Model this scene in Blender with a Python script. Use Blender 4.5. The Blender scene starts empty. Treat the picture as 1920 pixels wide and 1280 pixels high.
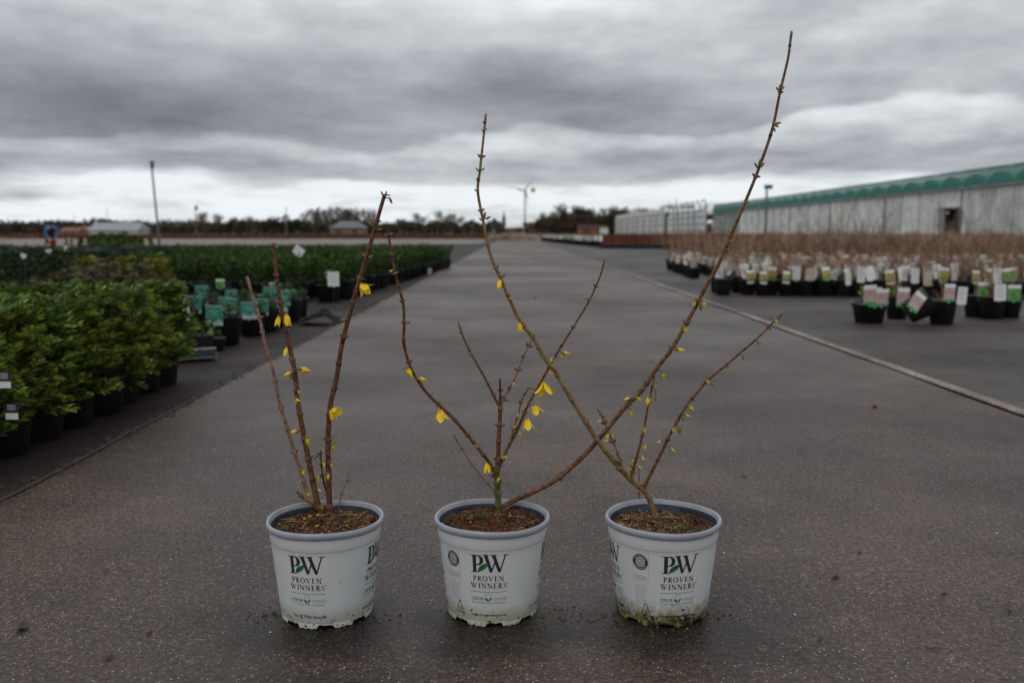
import bpy, bmesh, math, random
from math import sin, cos, tan, atan, pi, radians, sqrt, exp
from mathutils import Vector, Matrix, Euler, noise as mnoise

random.seed(7)
R = random.random
def U(a, b): return a + (b - a) * R()

sc = bpy.context.scene
# ------------------------------------------------------------------ camera
CAM_H = 0.627
PITCH = radians(6.815)
FPX = 1706.7
cd = bpy.data.cameras.new('camera'); cam = bpy.data.objects.new('camera', cd)
sc.collection.objects.link(cam); sc.camera = cam
cam.location = (0, 0, CAM_H); cam.rotation_euler = (pi / 2 - PITCH, 0, 0)
cd.sensor_width = 36; cd.lens = 32; cd.clip_start = 0.02; cd.clip_end = 4000
cd.dof.use_dof = True; cd.dof.focus_distance = 1.50; cd.dof.aperture_fstop = 4.8

# ------------------------------------------------------------------ sky + sun
SUN_EL, SUN_AZ = radians(48), radians(205)      # high, behind the camera to its left, veiled by cloud
w = bpy.data.worlds.new('World'); sc.world = w; w.use_nodes = True
nt = w.node_tree; nt.nodes.clear(); N = nt.nodes; L = nt.links
def wm(op, a, b=None, c=None, clamp=False):
    n = N.new('ShaderNodeMath'); n.operation = op; n.use_clamp = clamp
    for i, v in enumerate((a, b, c)):
        if v is None: continue
        if isinstance(v, (int, float)): n.inputs[i].default_value = v
        else: L.new(v, n.inputs[i])
    return n.outputs[0]
def wnoise(x, y, z, scale, detail, rough=.5, dist=0.0):
    c = N.new('ShaderNodeCombineXYZ')
    for i, v in enumerate((x, y, z)):
        if isinstance(v, (int, float)): c.inputs[i].default_value = v
        else: L.new(v, c.inputs[i])
    n = N.new('ShaderNodeTexNoise'); n.inputs['Scale'].default_value = scale
    n.inputs['Detail'].default_value = detail; n.inputs['Roughness'].default_value = rough
    n.inputs['Distortion'].default_value = dist
    L.new(c.outputs[0], n.inputs['Vector']); return n.outputs['Fac']
tc = N.new('ShaderNodeTexCoord'); sx = N.new('ShaderNodeSeparateXYZ'); L.new(tc.outputs['Generated'], sx.inputs[0])
X, Y, Z = sx.outputs
hh = wm('SQRT', wm('ADD', wm('MULTIPLY', X, X), wm('ADD', wm('MULTIPLY', Y, Y), 1e-5)))
V = wm('DIVIDE', wm('MAXIMUM', Z, 0.0), hh)
V = wm('MINIMUM', V, 6.0)
UU = wm('ARCTAN2', X, Y)
n1 = wnoise(wm('MULTIPLY', UU, 2.6), wm('MULTIPLY', V, 7.0), 2.3, 1.7, 5, .5, .1)
n1c = wm('SUBTRACT', n1, .5)
amp = wm('MULTIPLY', wm('MINIMUM', wm('DIVIDE', V, .10), 1.0), .14)
tilt = wm('MULTIPLY', wm('SINE', UU), -.030)
Vp = wm('ADD', wm('ADD', V, wm('MULTIPLY', n1c, amp)), wm('MULTIPLY', tilt, wm('MINIMUM', wm('DIVIDE', V, .1), 1.0)))
ramp = N.new('ShaderNodeValToRGB'); cr = ramp.color_ramp; cr.interpolation = 'EASE'
stops = [(0, .60), (.030, .74), (.046, .66), (.058, .42), (.073, .42), (.086, .54), (.098, .52), (.110, .33), (.15, .35), (.20, .47), (.27, .60), (.5, .74), (1.0, .95)]
while len(cr.elements) < len(stops): cr.elements.new(.5)
for e, (p, v) in zip(cr.elements, stops):
    e.position = p; e.color = (v, v, v, 1)
L.new(Vp, ramp.inputs[0])
n2 = wnoise(wm('MULTIPLY', UU, 5.0), wm('MULTIPLY', V, 10.0), 7.1, 1.5, 6, .52, .15)
ZP = wm('ADD', wm('MAXIMUM', Z, 0.0), .11); PX = wm('DIVIDE', X, ZP); PY = wm('DIVIDE', Y, ZP)
n3 = wnoise(PX, wm('MULTIPLY', PY, .8), 3.3, .85, 8, .56, .1)
n6 = wnoise(wm('ADD', PX, 40.0), PY, 8.3, 2.8, 8, .58, .1)
blob = wm('EXPONENT', wm('MULTIPLY', wm('ADD', wm('POWER', wm('ABSOLUTE', wm('DIVIDE', wm('ADD', UU, .42), .34)), 2.0),
        wm('POWER', wm('ABSOLUTE', wm('DIVIDE', wm('SUBTRACT', V, .125), .05)), 2.0)), -1.0))
bright = wm('EXPONENT', wm('MULTIPLY', wm('ADD', wm('POWER', wm('ABSOLUTE', wm('DIVIDE', wm('SUBTRACT', UU, .34), .22)), 2.0),
        wm('POWER', wm('ABSOLUTE', wm('DIVIDE', wm('SUBTRACT', V, .105), .045)), 2.0)), -1.0))
B = wm('MULTIPLY', ramp.outputs[0], wm('ADD', .52, wm('MULTIPLY', n2, .50)))
B = wm('MULTIPLY', B, wm('ADD', .12, wm('MULTIPLY', n3, 1.80)))
n4 = wnoise(wm('MULTIPLY', UU, 11.0), wm('MULTIPLY', V, 24.0), 4.4, 1.3, 9, .6, .2)
B = wm('MULTIPLY', B, wm('ADD', .60, wm('ADD', wm('MULTIPLY', n4, .30), wm('MULTIPLY', n6, .52))))
B = wm('MULTIPLY', B, wm('SUBTRACT', 1.0, wm('MULTIPLY', blob, .36)))
B = wm('MULTIPLY', B, wm('ADD', 1.0, wm('MULTIPLY', bright, .06)))
low = wm('EXPONENT', wm('MULTIPLY', wm('POWER', wm('DIVIDE', V, .052), 2.0), -1.0))
lft = wm('MULTIPLY', wm('SUBTRACT', .35, UU, None, True), 1.4, None, True)
B = wm('MULTIPLY', B, wm('ADD', 1.0, wm('MULTIPLY', wm('MULTIPLY', low, lft), .34)))
n7 = wnoise(wm('MULTIPLY', UU, 7.0), wm('MULTIPLY', V, 62.0), 2.0, 1.1, 6, .6, .2)
B = wm('MULTIPLY', B, wm('ADD', 1.0, wm('MULTIPLY', wm('MULTIPLY', low, wm('SUBTRACT', n7, .56)), 1.5)))
B = wm('MINIMUM', wm('MULTIPLY', B, 1.54), .92)
tint = N.new('ShaderNodeValToRGB'); tint.color_ramp.elements[0].color = (.905, .955, 1.065, 1); tint.color_ramp.elements[1].color = (.935, .985, 1.02, 1)
tint.color_ramp.elements[0].position = .2; tint.color_ramp.elements[1].position = .75
L.new(B, tint.inputs[0])
cloud = N.new('ShaderNodeVectorMath'); cloud.operation = 'SCALE'; L.new(tint.outputs[0], cloud.inputs[0]); L.new(B, cloud.inputs['Scale'])
sky = N.new('ShaderNodeTexSky'); sky.sky_type = 'NISHITA'; sky.sun_disc = False
sky.sun_elevation = SUN_EL; sky.sun_rotation = SUN_AZ
bg1 = N.new('ShaderNodeBackground'); L.new(sky.outputs[0], bg1.inputs[0]); bg1.inputs[1].default_value = .09
bg2 = N.new('ShaderNodeBackground'); L.new(cloud.outputs[0], bg2.inputs[0]); bg2.inputs[1].default_value = 1.0
# thin places low over the horizon let the clear sky through
gap = wm('MULTIPLY', wm('GREATER_THAN', V, -1), wm('MULTIPLY', wm('MAXIMUM', wm('SUBTRACT', 1.0, wm('DIVIDE', V, .075)), 0.0), wm('MULTIPLY', wm('SUBTRACT', n2, .48, None, True), 3.5, None, True), None, True))
cover = wm('SUBTRACT', 1.0, wm('MULTIPLY', gap, .55), None, True)
mx = N.new('ShaderNodeMixShader'); L.new(cover, mx.inputs[0]); L.new(bg1.outputs[0], mx.inputs[1]); L.new(bg2.outputs[0], mx.inputs[2])
out = N.new('ShaderNodeOutputWorld'); L.new(mx.outputs[0], out.inputs[0])
w.cycles.sampling_method = 'MANUAL'; w.cycles.sample_map_resolution = 512

sd = bpy.data.lights.new('sun', 'SUN'); sun = bpy.data.objects.new('sun', sd); sc.collection.objects.link(sun)
sd.energy = 0.5; sd.angle = radians(24); sd.color = (1.0, .965, .92)
sdir = Vector((sin(SUN_AZ) * cos(SUN_EL), cos(SUN_AZ) * cos(SUN_EL), sin(SUN_EL)))
sun.rotation_euler = sdir.to_track_quat('Z', 'Y').to_euler()

sc.view_settings.view_transform = 'Standard'; sc.view_settings.look = 'None'
sc.view_settings.exposure = 0.0; sc.view_settings.gamma = 1.0; sc.view_settings.use_curve_mapping = False
sc.cycles.use_denoising = True
sc.cycles.max_bounces = 6; sc.cycles.transparent_max_bounces = 12
try: sc.cycles.use_light_tree = True
except Exception: pass

# ------------------------------------------------------------------ helpers
C = sc.collection
_sp, _cp = sin(PITCH), cos(PITCH)
def ray(px, py):
    a = (px - 960) / FPX; b = (640 - py) / FPX
    return Vector((a, _cp + b * _sp, -_sp + b * _cp))
def at(px, py, D):
    r = ray(px, py); t = D / r.y
    return Vector((r.x * t, D, CAM_H + r.z * t))
def onplane(px, py, z=0.0):
    r = ray(px, py); t = (z - CAM_H) / r.z
    return Vector((r.x * t, r.y * t, z))
def tag(o, label=None, cat=None, group=None, kind=None):
    if label: o['label'] = label
    if cat: o['category'] = cat
    if group: o['group'] = group
    if kind: o['kind'] = kind
    return o
def empty(name, loc, rz=0.0, label=None, cat=None, group=None):
    o = bpy.data.objects.new(name, None); C.objects.link(o); o.location = loc; o.rotation_euler = (0, 0, rz)
    o.empty_display_size = .05
    return tag(o, label, cat, group)
class MB:
    def __init__(s): s.v = []; s.f = []; s.m = []; s.sm = False
    def poly(s, pts, mi=0):
        n = len(s.v); s.v += [tuple(p) for p in pts]; s.f.append(tuple(range(n, n + len(pts)))); s.m.append(mi)
    def box(s, c, d, mi=0, rot=None):
        c = Vector(c); n = len(s.v)
        for dx in (-1, 1):
            for dy in (-1, 1):
                for dz in (-1, 1):
                    p = Vector((dx * d[0] / 2, dy * d[1] / 2, dz * d[2] / 2))
                    if rot is not None: p = rot @ p
                    s.v.append(tuple(p + c))
        for q in ((0, 1, 3, 2), (4, 6, 7, 5), (0, 4, 5, 1), (2, 3, 7, 6), (0, 2, 6, 4), (1, 5, 7, 3)):
            s.f.append(tuple(n + i for i in q)); s.m.append(mi)
    def tube(s, pts, rad, k=6, mi=0, cap=True):
        n0 = len(s.v); P = [Vector(p) for p in pts]; m = len(P)
        ref = None
        for i, p in enumerate(P):
            t = (P[min(i + 1, m - 1)] - P[max(i - 1, 0)])
            if t.length < 1e-9: t = Vector((0, 0, 1))
            t.normalize()
            if ref is None:
                ref = t.cross(Vector((0, 1, 0)))
                if ref.length < .1: ref = t.cross(Vector((1, 0, 0)))
            ref = (ref - t * ref.dot(t)).normalized(); b = t.cross(ref)
            r = rad[i] if hasattr(rad, '__len__') else rad
            for j in range(k):
                a = 2 * pi * j / k
                s.v.append(tuple(p + (ref * cos(a) + b * sin(a)) * r))
        for i in range(m - 1):
            for j in range(k):
                a = n0 + i * k + j; b2 = n0 + i * k + (j + 1) % k
                s.f.append((a, b2, b2 + k, a + k)); s.m.append(mi)
        if cap:
            s.f.append(tuple(n0 + j for j in reversed(range(k)))); s.m.append(mi)
            s.f.append(tuple(n0 + (m - 1) * k + j for j in range(k))); s.m.append(mi)
    def lathe(s, prof, k=32, mi=0, c=(0, 0), wob=None):
        n0 = len(s.v)
        for i, (r, z) in enumerate(prof):
            for j in range(k):
                a = 2 * pi * j / k
                rr, zz = (r, z) if wob is None else wob(i, a, r, z)
                s.v.append((c[0] + rr * cos(a), c[1] + rr * sin(a), zz))
        for i in range(len(prof) - 1):
            for j in range(k):
                a = n0 + i * k + j; b = n0 + i * k + (j + 1) % k
                s.f.append((a, b, b + k, a + k)); s.m.append(mi)
    def leaf(s, p, d, up, ln, wd, mi=0, bend=.2):
        d = d.normalized(); sd = d.cross(up)
        if sd.length < 1e-4: sd = Vector((1, 0, 0))
        sd.normalize(); nn = sd.cross(d)
        a = p; m = p + d * ln * .5 + nn * ln * bend * .5; t = p + d * ln - nn * ln * bend * .3
        n = len(s.v); s.v += [tuple(a), tuple(m + sd * wd * .5), tuple(t), tuple(m - sd * wd * .5)]
        s.f.append((n, n + 1, n + 2, n + 3)); s.m.append(mi)
    def build(s, name, mats, parent=None, smooth=False, loc=None):
        me = bpy.data.meshes.new(name); me.from_pydata(s.v, [], s.f)
        if not isinstance(mats, (list, tuple)): mats = [mats]
        for m in mats: me.materials.append(m)
        if len(mats) > 1: me.polygons.foreach_set('material_index', s.m)
        if smooth: me.polygons.foreach_set('use_smooth', [True] * len(s.f))
        me.update()
        o = bpy.data.objects.new(name, me); C.objects.link(o)
        if parent: o.parent = parent
        if loc is not None: o.location = loc
        return o
def copy_tree(o, parent=None):
    c = o.copy(); C.objects.link(c); c.parent = parent
    for ch in KIDS.get(o.name, None) or list(o.children): copy_tree(ch, c)
    return c
KIDS = {}
def place(proto, used, loc, rz=0, s=1.0, label=None, group=None, tilt=None):
    o = proto if not used else copy_tree(proto)
    o.location = loc; o.rotation_euler = (tilt[0], tilt[1], rz) if tilt else (0, 0, rz); o.scale = (s, s, s)
    if label: o['label'] = label
    if group: o['group'] = group
    return o

# ------------------------------------------------------------------ materials
def pm(name, c, rough=.6, var=.25, scale=20., bump=0., bscale=None, rnd=0., spec=.5, c2=None, detail=4, coord='Object', metal=0.0, alpha=1.0, transl=0.0):
    m = bpy.data.materials.new(name); m.use_nodes = True; t = m.node_tree; n = t.nodes; l = t.links
    b = n['Principled BSDF']; b.inputs['Roughness'].default_value = rough; b.inputs['Metallic'].default_value = metal
    b.inputs['Specular IOR Level'].default_value = spec
    co = n.new('ShaderNodeTexCoord'); nz = n.new('ShaderNodeTexNoise'); nz.inputs['Scale'].default_value = scale; nz.inputs['Detail'].default_value = detail
    l.new(co.outputs[coord], nz.inputs['Vector'])
    rp = n.new('ShaderNodeValToRGB'); rp.color_ramp.elements[0].position = .32; rp.color_ramp.elements[1].position = .68
    ca = c2 if c2 else [x * (1 + var) for x in c]
    rp.color_ramp.elements[0].color = (*[x * (1 - var) for x in c], 1); rp.color_ramp.elements[1].color = (*ca, 1)
    l.new(nz.outputs['Fac'], rp.inputs[0]); src = rp.outputs[0]
    if rnd:
        oi = n.new('ShaderNodeObjectInfo'); hs = n.new('ShaderNodeHueSaturation')
        mr = n.new('ShaderNodeMapRange'); mr.inputs['To Min'].default_value = 1 - rnd; mr.inputs['To Max'].default_value = 1 + rnd
        l.new(oi.outputs['Random'], mr.inputs[0]); l.new(mr.outputs[0], hs.inputs['Value'])
        mh = n.new('ShaderNodeMapRange'); mh.inputs['To Min'].default_value = .5 - rnd * .06; mh.inputs['To Max'].default_value = .5 + rnd * .06
        ml = n.new('ShaderNodeMath'); ml.operation = 'FRACT'; mm = n.new('ShaderNodeMath'); mm.operation = 'MULTIPLY'; mm.inputs[1].default_value = 7.31
        l.new(oi.outputs['Random'], mm.inputs[0]); l.new(mm.outputs[0], ml.inputs[0]); l.new(ml.outputs[0], mh.inputs[0]); l.new(mh.outputs[0], hs.inputs['Hue'])
        l.new(src, hs.inputs['Color']); src = hs.outputs[0]
    l.new(src, b.inputs['Base Color'])
    if bump:
        nb = n.new('ShaderNodeTexNoise'); nb.inputs['Scale'].default_value = bscale or scale * 4; nb.inputs['Detail'].default_value = 6
        l.new(co.outputs[coord], nb.inputs['Vector']); bp = n.new('ShaderNodeBump'); bp.inputs['Strength'].default_value = 1; bp.inputs['Distance'].default_value = bump
        l.new(nb.outputs['Fac'], bp.inputs['Height']); l.new(bp.outputs[0], b.inputs['Normal'])
    if alpha < 1: b.inputs['Alpha'].default_value = alpha
    if transl:
        tr = n.new('ShaderNodeBsdfTranslucent'); ms = n.new('ShaderNodeMixShader'); ms.inputs[0].default_value = transl
        l.new(src, tr.inputs[0]); l.new(b.outputs[0], ms.inputs[1]); l.new(tr.outputs[0], ms.inputs[2])
        l.new(ms.outputs[0], n['Material Output'].inputs[0])
    return m

def ground_mat(name, base, base2, speck, rough0, rough1, speck_scale=160., speckle=True, bump=.0015, patch=.6, big=.35, spec=.27, lines=False):
    m = bpy.data.materials.new(name); m.use_nodes = True; t = m.node_tree; n = t.nodes; l = t.links
    b = n['Principled BSDF']; b.inputs['Specular IOR Level'].default_value = spec
    co = n.new('ShaderNodeTexCoord'); O = co.outputs['Object']
    def nz(s, d=6, r=.6, vec=None):
        x = n.new('ShaderNodeTexNoise'); x.inputs['Scale'].default_value = s; x.inputs['Detail'].default_value = d; x.inputs['Roughness'].default_value = r
        l.new(vec or O, x.inputs['Vector']); return x.outputs['Fac']
    def rmp(src, p0, p1, c0, c1):
        r = n.new('ShaderNodeValToRGB'); r.color_ramp.elements[0].position = p0; r.color_ramp.elements[1].position = p1
        r.color_ramp.elements[0].color = (*c0, 1); r.color_ramp.elements[1].color = (*c1, 1); l.new(src, r.inputs[0]); return r.outputs[0]
    def mix(f, a, bb, mode='MIX'):
        x = n.new('ShaderNodeMix'); x.data_type = 'RGBA'; x.blend_type = mode
        if isinstance(f, float): x.inputs[0].default_value = f
        else: l.new(f, x.inputs[0])
        for s, i in ((a, 6), (bb, 7)):
            if isinstance(s, tuple): x.inputs[i].default_value = (*s, 1)
            else: l.new(s, x.inputs[i])
        return x.outputs[2]
    big_n = nz(patch, 7, .6)
    col = rmp(big_n, .36, .64, base, base2)
    mid = nz(9., 6, .65)
    col = mix(.55, col, rmp(mid, .3, .7, (.62, .62, .62), (1.25, 1.22, 1.2)), 'MULTIPLY')
    fine = nz(120., 5, .75)
    grain = nz(62., 8, .82)
    col = mix(.75, col, rmp(grain, .38, .64, (.42, .40, .40), (1.7, 1.6, 1.5)), 'MULTIPLY')
    col = mix(.9, col, rmp(fine, .36, .66, (.22, .21, .21), (2.3, 2.1, 1.95)), 'MULTIPLY')
    damp = nz(1.9, 5, .6)
    col = mix(.8, col, rmp(damp, .38, .60, (.55, .53, .52), (1.15, 1.15, 1.15)), 'MULTIPLY')
    h = fine
    if speckle:
        v = n.new('ShaderNodeTexVoronoi'); v.inputs['Scale'].default_value = speck_scale; l.new(O, v.inputs['Vector'])
        sp = n.new('ShaderNodeSeparateColor'); l.new(v.outputs['Color'], sp.inputs[0])
        inside = n.new('ShaderNodeMath'); inside.operation = 'LESS_THAN'; l.new(v.outputs['Distance'], inside.inputs[0]); inside.inputs[1].default_value = .34
        sel = n.new('ShaderNodeMath'); sel.operation = 'GREATER_THAN'; l.new(sp.outputs[0], sel.inputs[0]); sel.inputs[1].default_value = .74
        ms = n.new('ShaderNodeMath'); ms.operation = 'MULTIPLY'; l.new(inside.outputs[0], ms.inputs[0]); l.new(sel.outputs[0], ms.inputs[1])
        rr = n.new('ShaderNodeValToRGB'); el = rr.color_ramp.elements
        el[0].position = 0; el[0].color = (*speck[0], 1); el[1].position = 1; el[1].color = (*speck[-1], 1)
        for k in range(1, len(speck) - 1):
            e = el.new(k / (len(speck) - 1)); e.color = (*speck[k], 1)
        l.new(sp.outputs[1], rr.inputs[0]); col = mix(ms.outputs[0], col, rr.outputs[0])
    l.new(col, b.inputs['Base Color'])
    wet = nz(big, 6, .62)
    ro = n.new('ShaderNodeMapRange'); ro.inputs['From Min'].default_value = .38; ro.inputs['From Max'].default_value = .62
    ro.inputs['To Min'].default_value = rough0; ro.inputs['To Max'].default_value = rough1; l.new(wet, ro.inputs[0]); l.new(ro.outputs[0], b.inputs['Roughness'])
    bp = n.new('ShaderNodeBump'); bp.inputs['Distance'].default_value = bump; bp.inputs['Strength'].default_value = .8
    l.new(h, bp.inputs['Height']); l.new(bp.outputs[0], b.inputs['Normal'])
    return m

M = {}
M['road'] = ground_mat('wet_concrete_road', (.025, .0180, .0150), (.071, .053, .0465), [(.20, .09, .04), (.20, .15, .10), (.34, .32, .28), (.12, .065, .035), (.18, .15, .12), (.26, .14, .06)], .42, .62, 230., bump=.0016)
def add_contact_shade_and_damp(m, spots):  # contact shade painted into the colour round the pots, plus a damp band
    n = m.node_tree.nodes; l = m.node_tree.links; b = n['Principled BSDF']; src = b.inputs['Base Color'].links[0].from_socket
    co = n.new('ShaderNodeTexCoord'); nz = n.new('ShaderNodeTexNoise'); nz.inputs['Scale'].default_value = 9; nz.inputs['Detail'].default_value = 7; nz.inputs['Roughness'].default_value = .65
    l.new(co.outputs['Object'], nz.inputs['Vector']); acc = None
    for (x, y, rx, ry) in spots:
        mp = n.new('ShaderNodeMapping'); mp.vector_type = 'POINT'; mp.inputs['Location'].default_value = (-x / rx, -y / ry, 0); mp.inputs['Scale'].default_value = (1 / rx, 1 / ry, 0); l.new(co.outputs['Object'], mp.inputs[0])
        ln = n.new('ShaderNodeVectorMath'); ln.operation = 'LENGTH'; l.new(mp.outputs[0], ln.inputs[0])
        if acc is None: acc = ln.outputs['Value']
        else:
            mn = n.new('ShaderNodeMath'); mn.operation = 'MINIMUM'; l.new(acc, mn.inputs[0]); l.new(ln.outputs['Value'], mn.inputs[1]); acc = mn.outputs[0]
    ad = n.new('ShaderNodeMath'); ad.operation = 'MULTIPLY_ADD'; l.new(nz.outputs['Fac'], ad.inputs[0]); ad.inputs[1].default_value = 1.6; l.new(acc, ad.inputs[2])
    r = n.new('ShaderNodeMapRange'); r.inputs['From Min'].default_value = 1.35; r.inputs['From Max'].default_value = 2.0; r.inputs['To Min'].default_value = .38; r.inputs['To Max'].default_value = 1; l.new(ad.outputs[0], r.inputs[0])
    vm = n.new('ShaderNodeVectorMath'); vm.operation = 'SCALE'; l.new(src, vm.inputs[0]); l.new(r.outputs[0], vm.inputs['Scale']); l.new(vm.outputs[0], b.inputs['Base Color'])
add_contact_shade_and_damp(M['road'], [(-.31, 1.40, .20, .13), (-.03, 1.40, .20, .12), (.25, 1.40, .22, .14), (0.1, 1.05, .9, .12)])
M['cloth'] = ground_mat('dark_ground_cloth', (.022, .017, .016), (.042, .034, .032), [(.2, .12, .07)] * 2, .50, .72, 120., False, .001, patch=.9, big=.5)
M['gravel_pale'] = ground_mat('pale_bed', (.115, .105, .098), (.18, .168, .158), [(.3, .3, .3)] * 2, .5, .8, 60., False, .002, patch=.25, big=.2)
M['field'] = ground_mat('far_field', (.11, .075, .045), (.13, .12, .05), [(.3, .3, .3)] * 2, .7, .9, 60., False, .01, patch=.05, big=.1)
M['kerb'] = ground_mat('kerb_concrete', (.13, .115, .105), (.24, .215, .20), [(.3, .3, .3)] * 2, .5, .8, 60., False, .002, patch=2.0)
M['earth'] = pm('dark_earth', (.026, .015, .010), .8, .5, 14, .01)
M['blackpot'] = pm('black_plastic', (.018, .018, .019), .42, .3, 9, .0006, 60, rnd=.3)
M['whiteprint'] = pm('white_card', (.62, .62, .60), .45, .08, 30)
M['rim'] = pm('grey_rim_plastic', (.235, .24, .275), .34, .12, 25, .0002, 90)
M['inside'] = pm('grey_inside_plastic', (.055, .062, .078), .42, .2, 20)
M['black_ink'] = pm('black_ink', (.018, .020, .024), .45, .1, 50)
M['grey_ink'] = pm('grey_ink', (.30, .32, .32), .5, .1, 50)
M['ring_ink'] = pm('ring_ink', (.14, .145, .145), .5, .2, 50)
M['green_ink'] = pm('green_ink', (.018, .10, .028), .42, .3, 80)
M['dgreen_ink'] = pm('dark_green_ink', (.03, .085, .06), .45, .2, 80)
M['red_ink'] = pm('red_ink', (.28, .06, .05), .45, .2, 80)
M['bark'] = pm('reddish_brown_bark', (.075, .027, .013), .6, .45, 160, .0003, 400, c2=(.17, .072, .036), spec=.2)
M['bark_arch'] = pm('orange_brown_bark', (.105, .045, .020), .6, .45, 120, .0003, 400, c2=(.20, .10, .052), spec=.2)
M['bark_pale'] = pm('pale_brown_bark', (.16, .085, .055), .6, .35, 160, .0003, 400, c2=(.27, .17, .12), spec=.2)
M['bark_tan'] = pm('tan_olive_bark', (.15, .085, .035), .55, .35, 110, .0003, 400, c2=(.23, .135, .06), spec=.2)
M['bark_olive'] = pm('olive_bark', (.085, .075, .025), .55, .35, 140, .0006, 400, spec=.2)
M['node'] = pm('bud_scale_brown', (.13, .060, .035), .55, .4, 200, .0004, 500)
M['petal'] = pm('yellow_petal', (.88, .60, .012), .5, .18, 260, transl=.25)
M['budyel'] = pm('yellow_bud', (.55, .40, .025), .45, .3, 300)
M['budgrn'] = pm('green_bud', (.14, .135, .035), .45, .35, 300)
M['calyx'] = pm('olive_calyx', (.13, .105, .035), .55, .4, 300)

# ------------------------------------------------------------------ setting: ground, road, kerb
def sheet(name, pts, z, mat, label=None, sub=0):
    mb = MB(); mb.poly([(x, y, z) for x, y in pts]); o = mb.build(name, mat); tag(o, kind='structure')
    return o
sheet('ground', [(-1800, -30), (1800, -30), (1800, 3000), (-1800, 3000)], -.012, M['field'])
M['cloth_left'] = ground_mat('dark_verge_cloth', (.012, .0085, .0075), (.026, .020, .018), [(.2, .12, .07)] * 2, .62, .82, 120., False, .001, patch=1.4, big=.5, spec=.2)
sheet('ground_cloth', [(0, -6), (40, -6), (60, 130), (0, 130)], -.008, M['cloth'])
sheet('verge_cloth', [(-45, -6), (0, -6), (0, 130), (-60, 130)], -.008, M['cloth_left'])
RL, RR = -1.20, 1.745
def grid_sheet(name, x0, x1, y0, y1, z, mat, edge_noise=0.0, nx=2, ny=160, jit=0.0):
    mb = MB(); ys = [y0 + (y1 - y0) * (i / ny) ** 2 for i in range(ny + 1)]
    for y in ys:
        for i in range(nx + 1):
            x = x0 + (x1 - x0) * i / nx
            if i == 0 or i == nx: x += (mnoise.noise(Vector((x * 3, y * 3, 1))) * .012 + mnoise.noise(Vector((x, y * 14, 4))) * .008) * (1 if edge_noise else 0)
            mb.v.append((x, y, z))
    for j in range(ny):
        for i in range(nx):
            a = j * (nx + 1) + i; mb.f.append((a, a + 1, a + nx + 2, a + nx + 1)); mb.m.append(0)
    o = mb.build(name, mat); return tag(o, kind='structure')
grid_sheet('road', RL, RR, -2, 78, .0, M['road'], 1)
mb = MB()
for j in range(400):
    y0_, y1_ = -2 + 80 * (j / 400) ** 2, -2 + 80 * ((j + 1) / 400) ** 2
    f_ = lambda y: (RL - .004 + mnoise.noise(Vector((3.3, y * 3, 1))) * .010, .008 + .005 * mnoise.noise(Vector((y * 5, 7, 2))))
    (a_, wa), (b_, wb) = f_(y0_), f_(y1_); mb.poly([(a_ - wa, y0_, .004), (a_ + wa, y0_, .004), (b_ + wb, y1_, .004), (b_ - wb, y1_, .004)])
tag(mb.build('road_joint', M['earth']), kind='structure')
# raised concrete edge on the right of the road with the joint beside it
mb = MB(); ny = 240; prof = [(0, .001), (.003, .005), (.010, .0075), (.040, .008), (.048, .005), (.054, -.004)]
for j in range(ny + 1):
    y = -2 + 80 * (j / ny) ** 2
    for (dx, z) in prof:
        wv = mnoise.noise(Vector((dx * 30, y * 6, 2))) * .005
        mb.v.append((RR + .022 + dx + wv * .6, y, z + (wv * .5 if z > .004 else 0)))
for j in range(ny):
    for i in range(len(prof) - 1):
        a = j * len(prof) + i; b = a + len(prof); mb.f.append((a, a + 1, b + 1, b)); mb.m.append(0)
tag(mb.build('kerb_strip', M['kerb'], smooth=True), kind='structure')
sheet('pale_bed', [(-46, 38), (-1.9, 52), (-1.5, 84), (-60, 100)], -.003, M['gravel_pale'])
# ragged dark dirt line along the left edge of the road
mb = MB()
for i in range(1500):
    y = 1.4 + 16 * R() ** 1.6; x = RL + random.gauss(-.012, .016 + .004 * R()); s = U(.003, .011) * (1 + .06 * y)
    a = R() * pi; h = U(.002, .006)
    d = Vector((cos(a), sin(a), 0)) * s; e = Vector((-sin(a), cos(a), 0)) * s * U(.3, .7); c = Vector((x, y, .001))
    t = c + Vector((0, 0, h))
    P = [c + d, c + e, c - d, c - e]
    for k in range(4): mb.poly([P[k], P[(k + 1) % 4], t])
tag(mb.build('dirt_line', M['earth']), 'dark crumbs of soil gathered along the left edge of the road', 'dirt', kind='stuff')
# loose grit on the road
mats = [pm('grit_white', (.55, .54, .50), .5, .2, 90), pm('grit_tan', (.34, .22, .12), .6, .3, 90), pm('grit_rust', (.22, .09, .035), .6, .3, 90), pm('grit_dark', (.03, .022, .018), .7, .3, 90), pm('grit_grey', (.2, .19, .18), .6, .3, 90)]
mb = MB()
def stone(mb, x, y, s, mi):
    a = R() * pi; h = s * U(.4, .8); k = 5; c = Vector((x, y, .0005)); ring = []
    for j in range(k):
        t = a + 2 * pi * j / k; r = s * U(.6, 1.1); ring.append(c + Vector((cos(t) * r, sin(t) * r * .8, 0)))
    top = c + Vector((U(-.2, .2) * s, U(-.2, .2) * s, h))
    for j in range(k): mb.poly([ring[j], ring[(j + 1) % k], top], mi)
for i in range(7000):
    y = .78 + 5.5 * R() ** 1.7; x = U(-.60 * y - .1, .60 * y + .1)
    if x < RL or x > RR: continue
    stone(mb, x, y, abs(random.gauss(.0004, .0007)) + .0003, random.choices(range(5), (1.7, 3.6, 3.0, 3.5, 3))[0])
for i in range(60):
    y = U(.8, 2.2); x = U(-.6 * y, .6 * y); stone(mb, x, y, U(.0018, .0032), random.choices(range(5), (4, 3, 2, 3, 2))[0])
tag(mb.build('grit', mats), 'pale and rusty grit scattered on the wet road', 'grit', kind='stuff')

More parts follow.
